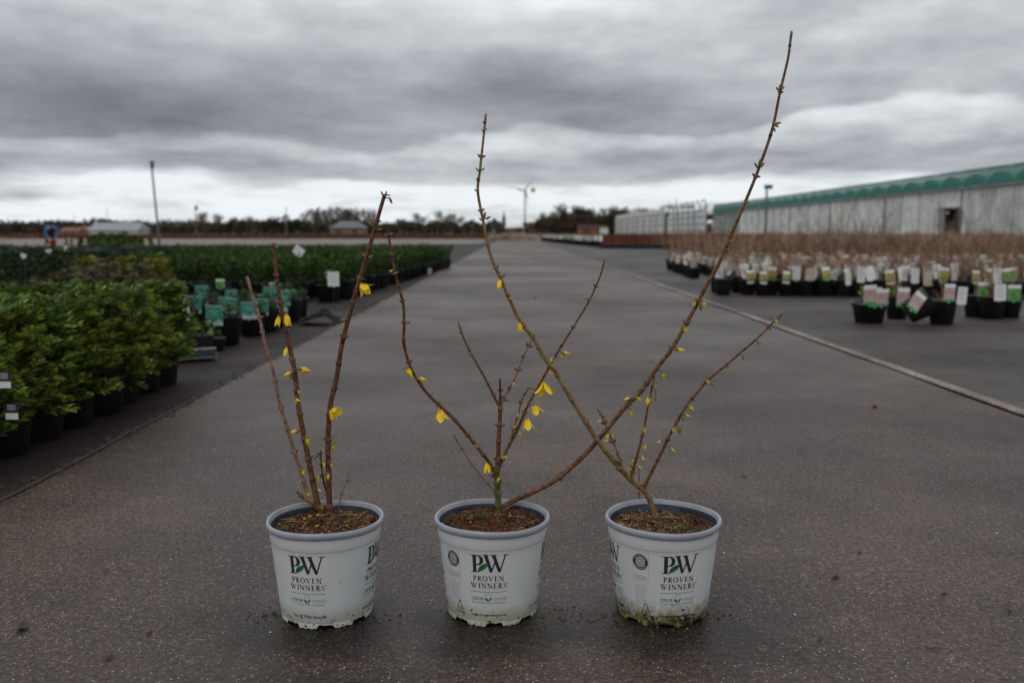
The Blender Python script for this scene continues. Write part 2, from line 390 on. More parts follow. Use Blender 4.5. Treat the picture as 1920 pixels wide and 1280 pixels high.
# ------------------------------------------------------------------ the three forsythia pots
POT_H = .150
def pot_r(z):                       # outer radius of the white wall
    return .0745 + (z / .140) * .0165
def pot_mat(name, seed, grime, gcol, top):
    m = bpy.data.materials.new(name); m.use_nodes = True; t = m.node_tree; n = t.nodes; l = t.links
    b = n['Principled BSDF']; b.inputs['Roughness'].default_value = .38
    co = n.new('ShaderNodeTexCoord'); mp = n.new('ShaderNodeMapping'); mp.inputs['Location'].default_value = (seed, seed * 2, 0)
    l.new(co.outputs['Object'], mp.inputs[0])
    def nz(s, d=5, r=.6):
        x = n.new('ShaderNodeTexNoise'); x.inputs['Scale'].default_value = s; x.inputs['Detail'].default_value = d; x.inputs['Roughness'].default_value = r
        l.new(mp.outputs[0], x.inputs['Vector']); return x.outputs['Fac']
    def mth(op, a, bb, cl=False):
        x = n.new('ShaderNodeMath'); x.operation = op; x.use_clamp = cl
        for i, s in enumerate((a, bb)):
            if isinstance(s, (int, float)): x.inputs[i].default_value = s
            else: l.new(s, x.inputs[i])
        return x.outputs[0]
    sp = n.new('ShaderNodeSeparateXYZ'); l.new(co.outputs['Object'], sp.inputs[0]); z = sp.outputs[2]
    def mix(f, a, c):
        x = n.new('ShaderNodeMix'); x.data_type = 'RGBA'; l.new(f, x.inputs[0])
        if isinstance(a, tuple): x.inputs[6].default_value = (*a, 1)
        else: l.new(a, x.inputs[6])
        x.inputs[7].default_value = (*c, 1); return x.outputs[2]
    base = mix(mth('MULTIPLY', nz(18), .5), (.56, .57, .57), (.47, .485, .48))
    # algae film that thins out upwards
    hgt = mth('SUBTRACT', 1.0, mth('DIVIDE', z, top), True)
    alg = mth('MULTIPLY', mth('ADD', mth('MULTIPLY', hgt, 1.5), mth('MULTIPLY', mth('SUBTRACT', nz(26, 9, .78), .52), 5.5)), grime, True)
    alg = mth('MULTIPLY', alg, mth('GREATER_THAN', hgt, .001)); alg = mth('MULTIPLY', alg, mth('MULTIPLY', hgt, 2.5, True), True)
    col = mix(alg, base, gcol)
    # splashed soil specks
    vz = nz(170, 3, .55); lim = mth('SUBTRACT', .705, mth('MULTIPLY', hgt, .11 + .05 * grime))
    spk = mth('MULTIPLY', mth('SUBTRACT', vz, lim), 30.0, True)
    col = mix(spk, col, (.035, .022, .012))
    if grime > .8:
        low = mth('MULTIPLY', mth('SUBTRACT', mth('ADD', nz(60, 6, .7), mth('MULTIPLY', hgt, .34)), .74), 14.0, True)
        col = mix(low, col, (.022, .016, .007))
        col = mix(mth('MULTIPLY', mth('SUBTRACT', mth('ADD', nz(34, 6, .7), mth('MULTIPLY', hgt, .2)), .72), 9.0, True), col, (.20, .20, .045))
    l.new(col, b.inputs['Base Color'])
    return m
# --- lettering: capitals with serifs, drawn as strokes of varying width
def stroke(pts, wd): return ('s', pts, wd)
def ell(cx, cy, rx, ry, a0, a1, w_side, w_top, n=16):
    P, W = [], []
    for i in range(n + 1):
        a = radians(a0 + (a1 - a0) * i / n); P.append((cx + rx * cos(a), cy + ry * sin(a))); W.append(w_top + (w_side - w_top) * abs(cos(a)) ** 1.3)
    return ('s', P, W)
TK, TN, SF = .168, .058, .045
def glyph(c):
    S = lambda x0, x1, y: stroke([(x0, y), (x1, y)], [SF, SF])
    if c == 'P': return .66, [stroke([(.22, 0), (.22, 1)], [TK] * 2), S(.04, .40, .02), S(.02, .30, .98), stroke([(.22, .975), (.36, .975)], [TN] * 2), stroke([(.22, .455), (.36, .455)], [TN] * 2), ell(.36, .715, .20, .262, 90, -90, TK, TN)]
    if c == 'R': return .76, [stroke([(.22, 0), (.22, 1)], [TK] * 2), S(.04, .40, .02), S(.02, .30, .98), stroke([(.22, .975), (.36, .975)], [TN] * 2), stroke([(.22, .49), (.36, .49)], [TN] * 2), ell(.36, .735, .18, .242, 90, -90, TK, TN), stroke([(.36, .50), (.68, .02)], [TK * .9, TK * .9]), S(.60, .80, .02)]
    if c == 'O': return .90, [ell(.45, .5, .33, .485, 90, 450, TK, TN, 30)]
    if c == 'V': return .84, [stroke([(.14, .98), (.44, .03)], [TK, TK * .8]), stroke([(.44, .03), (.72, .98)], [TN * 1.1] * 2), S(.0, .28, .98), S(.60, .84, .98)]
    if c == 'E': return .68, [stroke([(.22, 0), (.22, 1)], [TK] * 2), S(.04, .60, .02), S(.04, .58, .98), S(.22, .50, .52), stroke([(.60, .0), (.62, .20)], [SF] * 2), stroke([(.58, 1.0), (.58, .83)], [SF] * 2), stroke([(.49, .62), (.49, .42)], [SF] * 2)]
    if c == 'N': return .90, [stroke([(.16, 0), (.16, 1)], [TN * 1.1] * 2), stroke([(.14, .99), (.74, .01)], [TK] * 2), stroke([(.74, 0), (.74, 1)], [TN * 1.1] * 2), S(.02, .30, .02), S(.0, .18, .98), S(.60, .88, .98)]
    if c == 'I': return .42, [stroke([(.21, 0), (.21, 1)], [TK] * 2), S(.04, .38, .02), S(.04, .38, .98)]
    if c == 'S': return .62, [('s', [(.52, .80), (.46, .94), (.32, .98), (.18, .92), (.13, .77), (.18, .63), (.32, .53), (.45, .43), (.51, .27), (.46, .10), (.31, .03), (.16, .07), (.09, .22)], [.045, .05, .055, .08, .12, .14, .15, .14, .12, .08, .055, .05, .045]), stroke([(.53, .72), (.53, .96)], [SF] * 2), stroke([(.08, .30), (.08, .04)], [SF] * 2)]
    if c == 'W': return 1.22, [stroke([(.14, .98), (.40, .03)], [TK, TK * .8]), stroke([(.40, .03), (.60, .70)], [TN * 1.1] * 2), stroke([(.50, .98), (.80, .03)], [TK, TK * .8]), stroke([(.80, .03), (1.06, .98)], [TN * 1.1] * 2), S(.0, .28, .98), S(.36, .64, .98), S(.94, 1.20, .98)]
    return .35, []
def stroke_polys(pts, wd):
    L_, R_ = [], []
    n = len(pts)
    for i in range(n):
        a = Vector(pts[max(i - 1, 0)]); b = Vector(pts[min(i + 1, n - 1)]); d = (b - a)
        d.normalize(); nn = Vector((-d.y, d.x)); p = Vector(pts[i]); L_.append(p + nn * wd[i] / 2); R_.append(p - nn * wd[i] / 2)
    return [[L_[i], R_[i], R_[i + 1], L_[i + 1]] for i in range(n - 1)]
def serif_text(txt, cap, width=None, sp=.06):
    out = []; x = 0; gl = []
    for c in txt:
        wd, st = glyph(c); gl.append((x, st)); x += wd + sp
    tot = x - sp; kx = (width / (tot * cap)) if width else 1.0
    lay = 0
    for gx, st in gl:
        for (_, P, W) in st:
            for q in stroke_polys(P, W): out.append(([((p.x + gx - tot / 2) * cap * kx, p.y * cap) for p in q], lay))
            lay = (lay + 1) % 9
    return out
def sans_text(txt, cap, width):
    cu = bpy.data.curves.new('t', 'FONT'); cu.body = txt; cu.align_x = 'CENTER'; cu.resolution_u = 3; cu.size = 1; cu.offset = .014
    o = bpy.data.objects.new('t', cu); me = o.to_mesh()
    vs = [v.co.copy() for v in me.vertices]; fs = [tuple(p.vertices) for p in me.polygons]; o.to_mesh_clear()
    bpy.data.objects.remove(o); bpy.data.curves.remove(cu)
    if not vs: return []
    x0 = min(v.x for v in vs); x1 = max(v.x for v in vs); k = width / (x1 - x0); cx = (x0 + x1) / 2; ky = cap / .70
    return [([((vs[i].x - cx) * k, vs[i].y * ky) for i in f], 0) for f in fs]
def rect(x0, x1, y0, y1): return [(x0, y0), (x1, y0), (x1, y1), (x0, y1)]
def disc(cx, cy, r, n=20, rx=None): return [(cx + (rx or r) * cos(2 * pi * i / n), cy + r * sin(2 * pi * i / n)) for i in range(n)]
def ring(cx, cy, r, wd, n=24):
    P = [(cx + r * cos(2 * pi * i / n), cy + r * sin(2 * pi * i / n)) for i in range(n + 1)]; return [(q, 0) for q in stroke_polys(P, [wd] * (n + 1))]
def printed(name, items, th0, z0, mat, parent, lift=.00025):
    """items: [(2-D polygon in metres, layer)], wrapped round the tapering wall at angle th0"""
    bm = bmesh.new()
    for poly, lay in items:
        vs = [bm.verts.new((p[0], p[1], lay * .000012)) for p in poly]
        try: bm.faces.new(vs)
        except Exception: pass
    bmesh.ops.triangulate(bm, faces=bm.faces[:])
    for _ in range(5):
        ed = [e for e in bm.edges if abs(e.verts[0].co.x - e.verts[1].co.x) > .0028]
        if not ed: break
        bmesh.ops.subdivide_edges(bm, edges=ed, cuts=1); bmesh.ops.triangulate(bm, faces=bm.faces[:])
    for v in bm.verts:
        z = z0 + v.co.y; th = th0 + v.co.x / .0825; r = pot_r(z) + lift + v.co.z
        v.co = Vector((r * sin(th), -r * cos(th), z))
    bmesh.ops.recalc_face_normals(bm, faces=bm.faces[:])
    me = bpy.data.meshes.new(name); bm.to_mesh(me); bm.free(); me.materials.append(mat)
    o = bpy.data.objects.new(name, me); C.objects.link(o); o.parent = parent; return o
def leafshape(x0, y0, x1, y1, wd, n=10, side=1):
    a, b = Vector((x0, y0)), Vector((x1, y1)); d = b - a; nn = Vector((-d.y, d.x)).normalized()
    up = [a + d * (i / n) + nn * wd * sin(pi * (i / n) ** .85) for i in range(n + 1)]; lo = [a + d * (i / n) - nn * wd * .7 * sin(pi * (i / n) ** 1.2) for i in range(1, n)]
    return [([(p.x, p.y) for p in up + lo[::-1]], 8)]
def label_print(pot, th, kind):
    printed('logo_lettering', serif_text('P', .0272) and [([(x - .0175, y) for x, y in q], l_) for q, l_ in serif_text('P', .0272, .0215)] + [([(x + .0115, y) for x, y in q], l_) for q, l_ in serif_text('W', .0282, .0395)], th, .0878, M['black_ink'], pot)
    printed('leaf_emblem', leafshape(-.0165, .0, .0005, .0155, .0045), th, .0880, M['green_ink'], pot, .00042)
    printed('brand_lettering', serif_text('PROVEN', .0083, .050, .10), th, .0742, M['black_ink'], pot)
    printed('brand_lettering', serif_text('WINNERS', .0085, .0585, .08) + ring(.0312, .0078, .0011, .0004, 10), th, .0628, M['black_ink'], pot)
    printed('printed_line', [(rect(-.030, .030, 0, .0006), 0)], th, .0568, M['black_ink'], pot)
    printed('slogan_lettering', [([(x - .0185, y) for x, y in q], l_) for q, l_ in sans_text('COLOR', .0048, .0205)], th, .0437, M['dgreen_ink'], pot)
    printed('slogan_lettering', [([(x + .0182, y) for x, y in q], l_) for q, l_ in sans_text('CHOICE', .0046, .0215)] + ring(.0305, .0042, .0009, .0005, 8), th, .0437, M['grey_ink'], pot)
    printed('leaf_emblem', leafshape(-.0062, .0062, .0003, -.0004, -.0022) + leafshape(.0008, -.0002, .0052, .0068, .0017), th, .0424, M['dgreen_ink'], pot)
    printed('flower_emblem', [(disc(.0045 * cos(a), .0075 + .0035 * sin(a), .0007, 8), 0) for a in [radians(x) for x in (20, 55, 90, 125, 160)]], th, .0434, M['red_ink'], pot)
    printed('slogan_lettering', sans_text('F L O W E R I N G   S H R U B S', .0021, .0565), th, .0388, M['dgreen_ink'], pot)
    txt = 'www.provenwinners.eu' if kind == 0 else 'The #1 Plant Brand®'
    printed('slogan_lettering', sans_text(txt, .0050 if kind else .0042, .0625), th, .0182, M['black_ink'], pot)
def seal_print(pot, th):
    W2 = .0135
    fr = [(rect(-W2, W2, .050, .0503), 0), (rect(-W2, W2, 0, .0003), 0), (rect(-W2, -W2 + .0004, 0, .0503), 0), (rect(W2 - .0004, W2, 0, .0503), 0)]
    lines = [(rect(-.011, .011, .012 - k * .0022, .0128 - k * .0022), 0) for k in range(4)] + [(rect(-.0115 + U(0, .001), .0115 - U(0, .004), -.004 - k * .0026, -.0034 - k * .0026), 0) for k in range(11)]
    printed('seal_frame', fr, th, .068, M['grey_ink'], pot)
    printed('small_print', lines, th, .068, M['grey_ink'], pot)
    cy = .0340
    printed('seal_emblem', ring(0, cy, .0100, .0048, 32) + ring(0, cy, .0057, .0006, 20) + ring(0, cy, .0042, .0008, 18) + [(rect(-.0004, .0004, cy - .003, cy + .0026), 3), (rect(-.0014, .0014, cy + .001, cy + .0016), 3), (rect(-.0016, -.0010, cy - .0026, cy + .0006), 3), (rect(.0010, .0016, cy - .0026, cy + .0006), 3)], th, .068, M['black_ink'], pot)
    printed('seal_emblem', [(disc(.0100 * cos(2 * pi * k / 26), cy + .0100 * sin(2 * pi * k / 26), .00075, 6), 0) for k in list(range(2, 12)) + list(range(15, 25))], th, .068, M['whiteprint'], pot, .0006)
def recycling_print(pot, th):
    h, b = .022, .0085; out = []
    P = [(0, h), (-b, 0), (b, 0)]
    for i in range(3):
        a, c = Vector(P[i]), Vector(P[(i + 1) % 3]); d = c - a
        out += [(q, i) for q in stroke_polys([a + d * .10, a + d * .80], [.0013] * 2)]
        nn = Vector((-d.y, d.x)).normalized(); e = a + d * .80
        out.append(([tuple(e + nn * .0016), tuple(e - nn * .0016), tuple(e + d.normalized() * .0022)], i + 3))
    for k in range(3): out.append((rect(-.0035 + k * .0004, .0035, .0025 + k * .003, .0035 + k * .003), 0))
    printed('recycling_symbol', out, th, .018, M['black_ink'], pot)

POTS = [dict(c=(-.308, 1.458), soil=.144, rot=-11, kind=1, seal=False, seed=1.3, grime=.35, gcol=(.42, .45, .25), top=.045,
             label='white logo pot of forsythia on the left, three tall upright stems with yellow flowers'),
        dict(c=(-.033, 1.467), soil=.147, rot=-3, kind=0, seal=True, seed=5.7, grime=.42, gcol=(.36, .42, .16), top=.045,
             label='white logo pot of forsythia in the middle, its long stem arching right across the neighbour'),
        dict(c=(.250, 1.462), soil=.142, rot=9, kind=0, seal=True, seed=9.1, grime=.95, gcol=(.19, .165, .05), top=.050,
             label='moss-stained white logo pot of forsythia, rightmost, its long stem leaning up to the left')]
soil_mats = [pm('peat_red_brown', (.062, .018, .008), .75, .6, 60, .003, 160, c2=(.15, .048, .02), spec=.2), pm('peat_dark', (.02, .012, .008), .8, .4, 90, .002, 160),
             pm('bark_flake_orange', (.18, .065, .022), .6, .4, 120), pm('bark_flake_tan', (.22, .13, .055), .6, .4, 120), pm('moss_green', (.075, .12, .015), .7, .4, 120), pm('fallen_petal', (.42, .30, .03), .6, .3, 120)]
def make_pot(i, P):
    x, y = P['c']; random.seed(100 + i)
    root = empty('potted_forsythia', (x, y, 0), 0, P['label'], 'potted shrub', 'potted forsythias on the road'); P['root'] = root
    k = 144
    def wob(ii, a, r, z):
        if ii == 0:      # broken scalloped foot of the pot
            t = (a * 8 / (2 * pi) + .13 * i) % 1.0
            lift = (.0052 if t < .42 else 0.0) + .0016 * abs(sin(a * 22 + i)) + .0012 * abs(mnoise.noise(Vector((a * 9, i, 0))))
            return r, z + lift
        return r * (1 + .0022 * mnoise.noise(Vector((cos(a) * 2 + i * 3, sin(a) * 2, z * 12)))), z
    mb = MB()
    zs = [0.0, .0085, .011, .0125, .035, .06, .085, .11, .1215, .1235, .132, .1405]
    prof = [(pot_r(z) - (.0008 if .010 < z < .012 else 0) + (.0006 if z > .122 else 0), z) for z in zs]
    mb.lathe(prof, k, 0, wob=wob)
    n1_ = len(mb.f)
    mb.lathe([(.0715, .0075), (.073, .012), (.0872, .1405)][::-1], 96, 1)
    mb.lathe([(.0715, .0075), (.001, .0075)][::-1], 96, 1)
    pot = mb.build('pot', [pot_mat('white_pot_plastic', P['seed'], P['grime'], P['gcol'], P['top']), M['inside']], root, True); pot.scale = (1, 1, 1.08)
    # printed hair lines round the wall
    for zz in (.1212, .0105):
        printed('printed_line', [(rect(-.2591 + k_ * .02, -.2591 + k_ * .02 + .02, 0, .00045), 0) for k_ in range(26)], 0, zz, M['ring_ink'], pot, .0004)
    # rolled grey rim
    mb = MB(); rr = []
    for q in range(15):
        a = radians(-95 + 250 * q / 14); rr.append((.0925 + .0036 * cos(a), .1455 + .0052 * sin(a)))
    rr = [(.0900, .1402)] + rr + [(.0874, .1440)]
    def wr(ii, a, r, z): return r * (1 + .0035 * sin(2 * a + i * 2.1)), z + .0008 * sin(3 * a + i)
    mb.lathe(rr, 120, 0, wob=wr)
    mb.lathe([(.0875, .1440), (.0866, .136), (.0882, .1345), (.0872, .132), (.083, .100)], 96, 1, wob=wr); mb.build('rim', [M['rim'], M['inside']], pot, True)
    for q in range(4):
        label_print(pot, radians(P['rot'] + 90 * q), (P['kind'] + q) % 2)
    if P['seal']:
        seal_print(pot, radians(P['rot'] - 42)); recycling_print(pot, radians(P['rot'] - 37))
    else:
        seal_print(pot, radians(P['rot'] + 180 - 42)); recycling_print(pot, radians(P['rot'] + 180 - 37))
    # soil
    sz = P['soil']; mb = MB(); nr, na = 16, 48
    def hz(px_, py_):
        f = mnoise.noise(Vector((px_ * 30 + i * 7, py_ * 30, 0))) * .0055 + mnoise.noise(Vector((px_ * 90, py_ * 90, i))) * .0035 + mnoise.noise(Vector((px_ * 260, py_ * 260, i))) * .0016
        edge = max(0, 1 - (px_ ** 2 + py_ ** 2) / .0075)
        if i == 0: f += .009 * max(0, px_ / .085) * max(0, 1 - abs(py_ - .02) * 14)
        if i == 2: f -= .006 * max(0, 1 - ((px_ - .045) ** 2 + py_ ** 2) / .0012)
        return sz + f + .005 * edge
    for a_ in range(nr + 1):
        for b_ in range(na):
            r = .0848 * a_ / nr; t = 2 * pi * b_ / na; px_, py_ = r * cos(t), r * sin(t); mb.v.append((px_, py_, hz(px_, py_)))
    for a_ in range(nr):
        for b_ in range(na):
            p = a_ * na + b_; q = a_ * na + (b_ + 1) % na; mb.f.append((p, q, q + na, p + na)); mb.m.append(0)
    mb.build('soil', soil_mats[0], root, True)
    mb = MB()
    for _ in range(2300):
        r = .083 * sqrt(R()); t = R() * 2 * pi; px_, py_ = r * cos(t), r * sin(t); z = hz(px_, py_) + U(0, .003)
        wts = [(5, 4.5, 1.0, .7, 1.1, .25), (6.5, 3.6, 1.0, .22, .6, .04), (3, 4.5, 1.0, 1.8, 1.3, .2)][i]
        if i == 2 and px_ > .01: wts = (3, 6, .6, .5, 1.4, .0)
        mi = random.choices(range(6), wts)[0]
        ln = {0: U(.003, .009), 1: U(.003, .007), 2: U(.003, .007), 3: U(.005, .014), 4: U(.004, .009), 5: U(.005, .010)}[mi]
        wd = ln * (U(.12, .3) if mi in (3, 4) else U(.3, .8))
        d = Vector((cos(R() * 6.28), sin(R() * 6.28), U(-.1, .35) if mi != 4 else U(.3, 1.5)))
        mb.leaf(Vector((px_, py_, z)) - d.normalized() * ln * .3, d, Vector((U(-.4, .4), U(-.4, .4), 1)), ln, wd, mi, U(-.2, .5))
    for _ in range((26, 10, 44)[i]):           # straw, twig bits and moss tufts
        r = .078 * sqrt(R()); t = R() * 6.283; px_, py_ = r * cos(t), r * sin(t)
        if i == 2 and px_ > .025: continue
        a_ = R() * 6.283; ln = U(.012, .034); b_ = Vector((px_, py_, hz(px_, py_) + .002)); d_ = Vector((cos(a_), sin(a_), U(-.05, .22))) * ln
        q_ = b_ + d_
        if (q_.x ** 2 + q_.y ** 2) > .0068: continue
        mb.tube([b_, b_ + d_ * .5 + Vector((0, 0, .002)), q_], [.0008, .0009, .0005], 4, random.choice((2, 3, 3)), False)
    for _ in range((3, 3, 7)[i]):
        r = .074 * sqrt(R()); t = R() * 6.283; px_, py_ = r * cos(t), r * sin(t)
        for _k in range(26):
            mb.leaf(Vector((px_ + U(-.006, .006), py_ + U(-.006, .006), hz(px_, py_))), Vector((U(-.6, .6), U(-.6, .6), 1)), Vector((U(-1, 1), U(-1, 1), .2)), U(.004, .009), .0022, 4, .2)
    o = mb.build('mulch', soil_mats, root); o['kind'] = 'stuff'
    return root
for i_, P_ in enumerate(POTS): make_pot(i_, P_)

# --- stems
def spline(P, step=2.5):
    out = []
    n = len(P)
    for i in range(n - 1):
        p0 = Vector(P[max(i - 1, 0)]); p1 = Vector(P[i]); p2 = Vector(P[i + 1]); p3 = Vector(P[min(i + 2, n - 1)])
        m = max(1, int((p2 - p1).length / step))
        for j in range(m):
            t = j / m
            out.append(.5 * ((2 * p1) + (-p0 + p2) * t + (2 * p0 - 5 * p1 + 4 * p2 - p3) * t * t + (-p0 + 3 * p1 - 3 * p2 + p3) * t ** 3))
    out.append(Vector(P[-1])); return out
STEMS = {}
def nearest(samples, px, py):
    return min(samples, key=lambda s: (s[0] - px) ** 2 + (s[1] - py) ** 2)
def stem(key, pot, pts, w0, w1, mat, lean=0.0, parent=None, node=48, nodesize=1.0, seed=0, wav=.006):
    """pts base -> tip in picture units; lean = metres it leans away (+) or towards (-) the viewer at its tip"""
    random.seed(seed + 11); P = POTS[pot]; root = P['root']
    sp2 = spline([(a, b) for a, b in pts])
    if parent: D0 = nearest(STEMS[parent][1], *pts[0])[2].y
    else:
        g = onplane(pts[0][0], pts[0][1], P['soil'] + .002); D0 = g.y
    n = len(sp2); samples = []; acc = 0; last = None
    for i, p in enumerate(sp2):
        t = i / (n - 1); D = D0 + lean * t ** 1.15 + wav * sin(3.1 * t + seed) * t
        w3 = at(p.x, p.y, D)
        samples.append((p.x, p.y, w3))
    pts3 = [s[2] for s in samples]
    if not parent: pts3 = [pts3[0] - Vector((0, 0, .012))] + pts3
    rad = []; nodes = []; dist = 0; nxt = (.3 + .5 * R()) * node; arc = 0
    arcs = [0]
    for i in range(1, len(pts3)): arcs.append(arcs[-1] + (pts3[i] - pts3[i - 1]).length)
    tot = arcs[-1]; npos = []; s_ = U(.015, .03); gap = node * .00088
    while s_ < tot - .004: npos.append(s_); s_ += gap * U(.75, 1.25)
    for i, p in enumerate(pts3):
        t = arcs[i] / tot; r = .5 * (w0 + (w1 - w0) * t ** .85) * p.y / FPX
        for q in npos: r *= 1 + .38 * nodesize * exp(-((arcs[i] - q) / .0022) ** 2)
        r *= 1 + .05 * mnoise.noise(Vector((arcs[i] * 150, seed, 0)))
        rad.append(r)
    mb = MB(); loc = Vector((*P['c'], 0))
    mb.tube([p - loc for p in pts3], rad, 8, 0)
    for qi, q in enumerate(npos):
        i = min(range(len(arcs)), key=lambda j: abs(arcs[j] - q)); p = pts3[i] - loc
        tdir = (pts3[min(i + 2, len(pts3) - 1)] - pts3[max(i - 2, 0)]).normalized()
        side = tdir.cross(Vector((0, 1, 0))).normalized()
        if qi % 2: side = (side * .4 + Vector((0, -1, 0)) * .9).normalized()
        for sg in (-1, 1):
            dd = (side * sg + tdir * U(.3, 1.0)).normalized(); ln = U(.0042, .0080) * nodesize; b = p + side * sg * rad[i] * .55
            mb.tube([b, b + dd * ln * .45, b + dd * ln], [ln * .30, ln * .34, ln * .05], 5, 1)
    o = mb.build('stem', [mat, M['node']], root, True)
    STEMS[key] = (o, samples, pot, rad)
    return o
S1 = (604, 962)
stem('1b', 0, [(604, 964), (595, 940), (586, 900), (581, 874), (569, 813), (558, 751), (554, 703), (545, 659), (535, 611), (527, 572), (519, 524), (513, 456)], 12.5, 6.6, M['bark'], .015, node=52, seed=1)
stem('1c', 0, [(620, 966), (617, 930), (616, 883), (615, 839), (616, 799), (620, 756), (631, 708), (640, 651), (653, 598), (673, 528), (688, 480), (703, 428), (717, 379), (721, 366)], 12, 7, M['bark'], -.02, node=60, seed=2)
stem('1a', 0, [(600, 958), (588, 946), (577, 930), (569, 900), (561, 874), (545, 824), (523, 747), (511, 690), (496, 642), (487, 598), (472, 550), (463, 519)], 8, 6, M['bark_pale'], .04, node=50, seed=3)
stem('1d', 0, [(621, 962), (618, 938), (609, 912), (603, 876), (601, 843)], 5, 3, M['bark'], -.025, node=20, seed=4, nodesize=.8)
stem('1e', 0, [(634, 960), (637, 942), (642, 921), (651, 902), (655, 880)], 3.2, 2, M['bark_pale'], .02, node=26, seed=5, nodesize=.7)
stem('1f', 0, [(603, 962), (594, 948), (584, 940), (570, 934), (556, 920)], 9, 6, M['bark_tan'], -.02, node=20, seed=6, nodesize=.6)
stem('2t', 1, [(934, 962), (934, 935), (933, 912), (932, 890), (932, 872)], 13, 10, M['bark_olive'], 0.0, node=26, seed=7)
stem('2u', 1, [(932, 880), (934, 850), (935, 824), (937, 790), (938.6, 758), (939, 742)], 9.5, 7, M['bark'], .002, '2t', node=36, seed=17)
stem('2k', 1, [(938.6, 760), (938, 735), (937.5, 710)], 4.2, 3.6, pm('charcoal_wood', (.02, .018, .018), .6, .3, 60), .0, '2t', node=900, seed=8)
stem('2a', 1, [(934, 918), (929, 894), (919.5, 871), (893.5, 836), (850, 784), (807, 743.5), (786.5, 717.5), (769, 686), (757.6, 645), (757.6, 605), (756, 570), (744, 524), (734, 477), (728, 437)], 7.5, 4.5, M['bark'], -.03, '2t', node=42, seed=9)
stem('2b', 1, [(937, 765), (934, 758), (908, 706), (885, 665.5), (870, 635), (859, 605)], 5.6, 3.6, M['bark'], .03, '2t', node=46, seed=10, nodesize=.8)
stem('2c', 1, [(938, 768), (942.6, 749), (962, 715), (983, 665), (1001.6, 628)], 5, 3.6, M['bark_pale'], .03, '2t', node=32, seed=11)
stem('2d', 1, [(932, 892), (936, 876), (948, 848), (969, 807), (992, 755), (1018, 709), (1044, 662.6), (1073, 616), (1104.5, 564), (1125, 518), (1134, 487)], 6.6, 2.8, M['bark'], .04, '2t', node=50, seed=12, nodesize=.85)
stem('2e', 1, [(957, 831), (963, 803), (971, 778), (978, 750), (989, 731)], 4.4, 2.6, M['bark_tan'], -.02, '2d', node=26, seed=13, nodesize=.8)
stem('2f', 1, [(933, 930), (925, 917), (899, 888), (873, 853), (850, 814)], 4.5, 2.6, M['bark_pale'], -.02, '2t', node=44, seed=14, nodesize=.6)
stem('2g', 1, [(941, 956), (948, 948), (965, 937), (1002, 920), (1040, 900), (1072, 874), (1103, 845), (1137, 805.5), (1173, 762), (1202, 733.6), (1230, 692), (1259, 654.5), (1284, 611), (1306, 572), (1327.5, 529), (1345, 500), (1366, 452.5), (1395, 384.5), (1422.5, 316.5), (1447.5, 244), (1463, 171.5), (1477, 112.5), (1481.5, 81), (1484, 59)], 11.8, 4.4, M['bark_arch'], -.06, node=66, seed=15, nodesize=.85)
stem('3a', 2, [(1232.5, 982), (1224, 952), (1212, 925), (1195, 908), (1184, 900), (1162, 877), (1137, 847), (1117, 820), (1094, 784), (1074, 751.6), (1054, 719), (1040, 694), (1021, 671), (1001.6, 636.5), (974, 599), (957, 564), (937, 518), (919.5, 477.5), (906, 414), (896, 359), (900, 318.5), (906, 263.6), (911, 214)], 11.5, 4, M['bark_tan'], .07, node=56, seed=16, nodesize=.9)
stem('3b', 2, [(1212, 925), (1209, 911), (1227, 874), (1245, 838), (1259, 809), (1288, 759), (1306, 737), (1327.5, 712), (1360, 685), (1385, 663.5), (1417, 636.6), (1450, 604), (1471, 584.5)], 7.2, 3.6, M['bark'], .02, '3a', node=50, seed=17, nodesize=.8)
stem('3c', 2, [(1188, 904), (1184, 895), (1194.5, 854), (1207, 805.5), (1214, 766), (1221.5, 730), (1227, 703)], 6.0, 3.2, M['bark'], -.015, '3a', node=34, seed=18, nodesize=.8)
stem('3d', 2, [(1170, 885), (1164, 872), (1157, 845), (1144, 816), (1130, 784), (1119, 764)], 4.4, 2.8, M['bark_pale'], -.03, '3a', node=24, seed=19)
stem('3e', 2, [(1199, 931), (1198.5, 905), (1198, 877)], 1.8, 1.4, M['bark'], .01, node=900, seed=20)

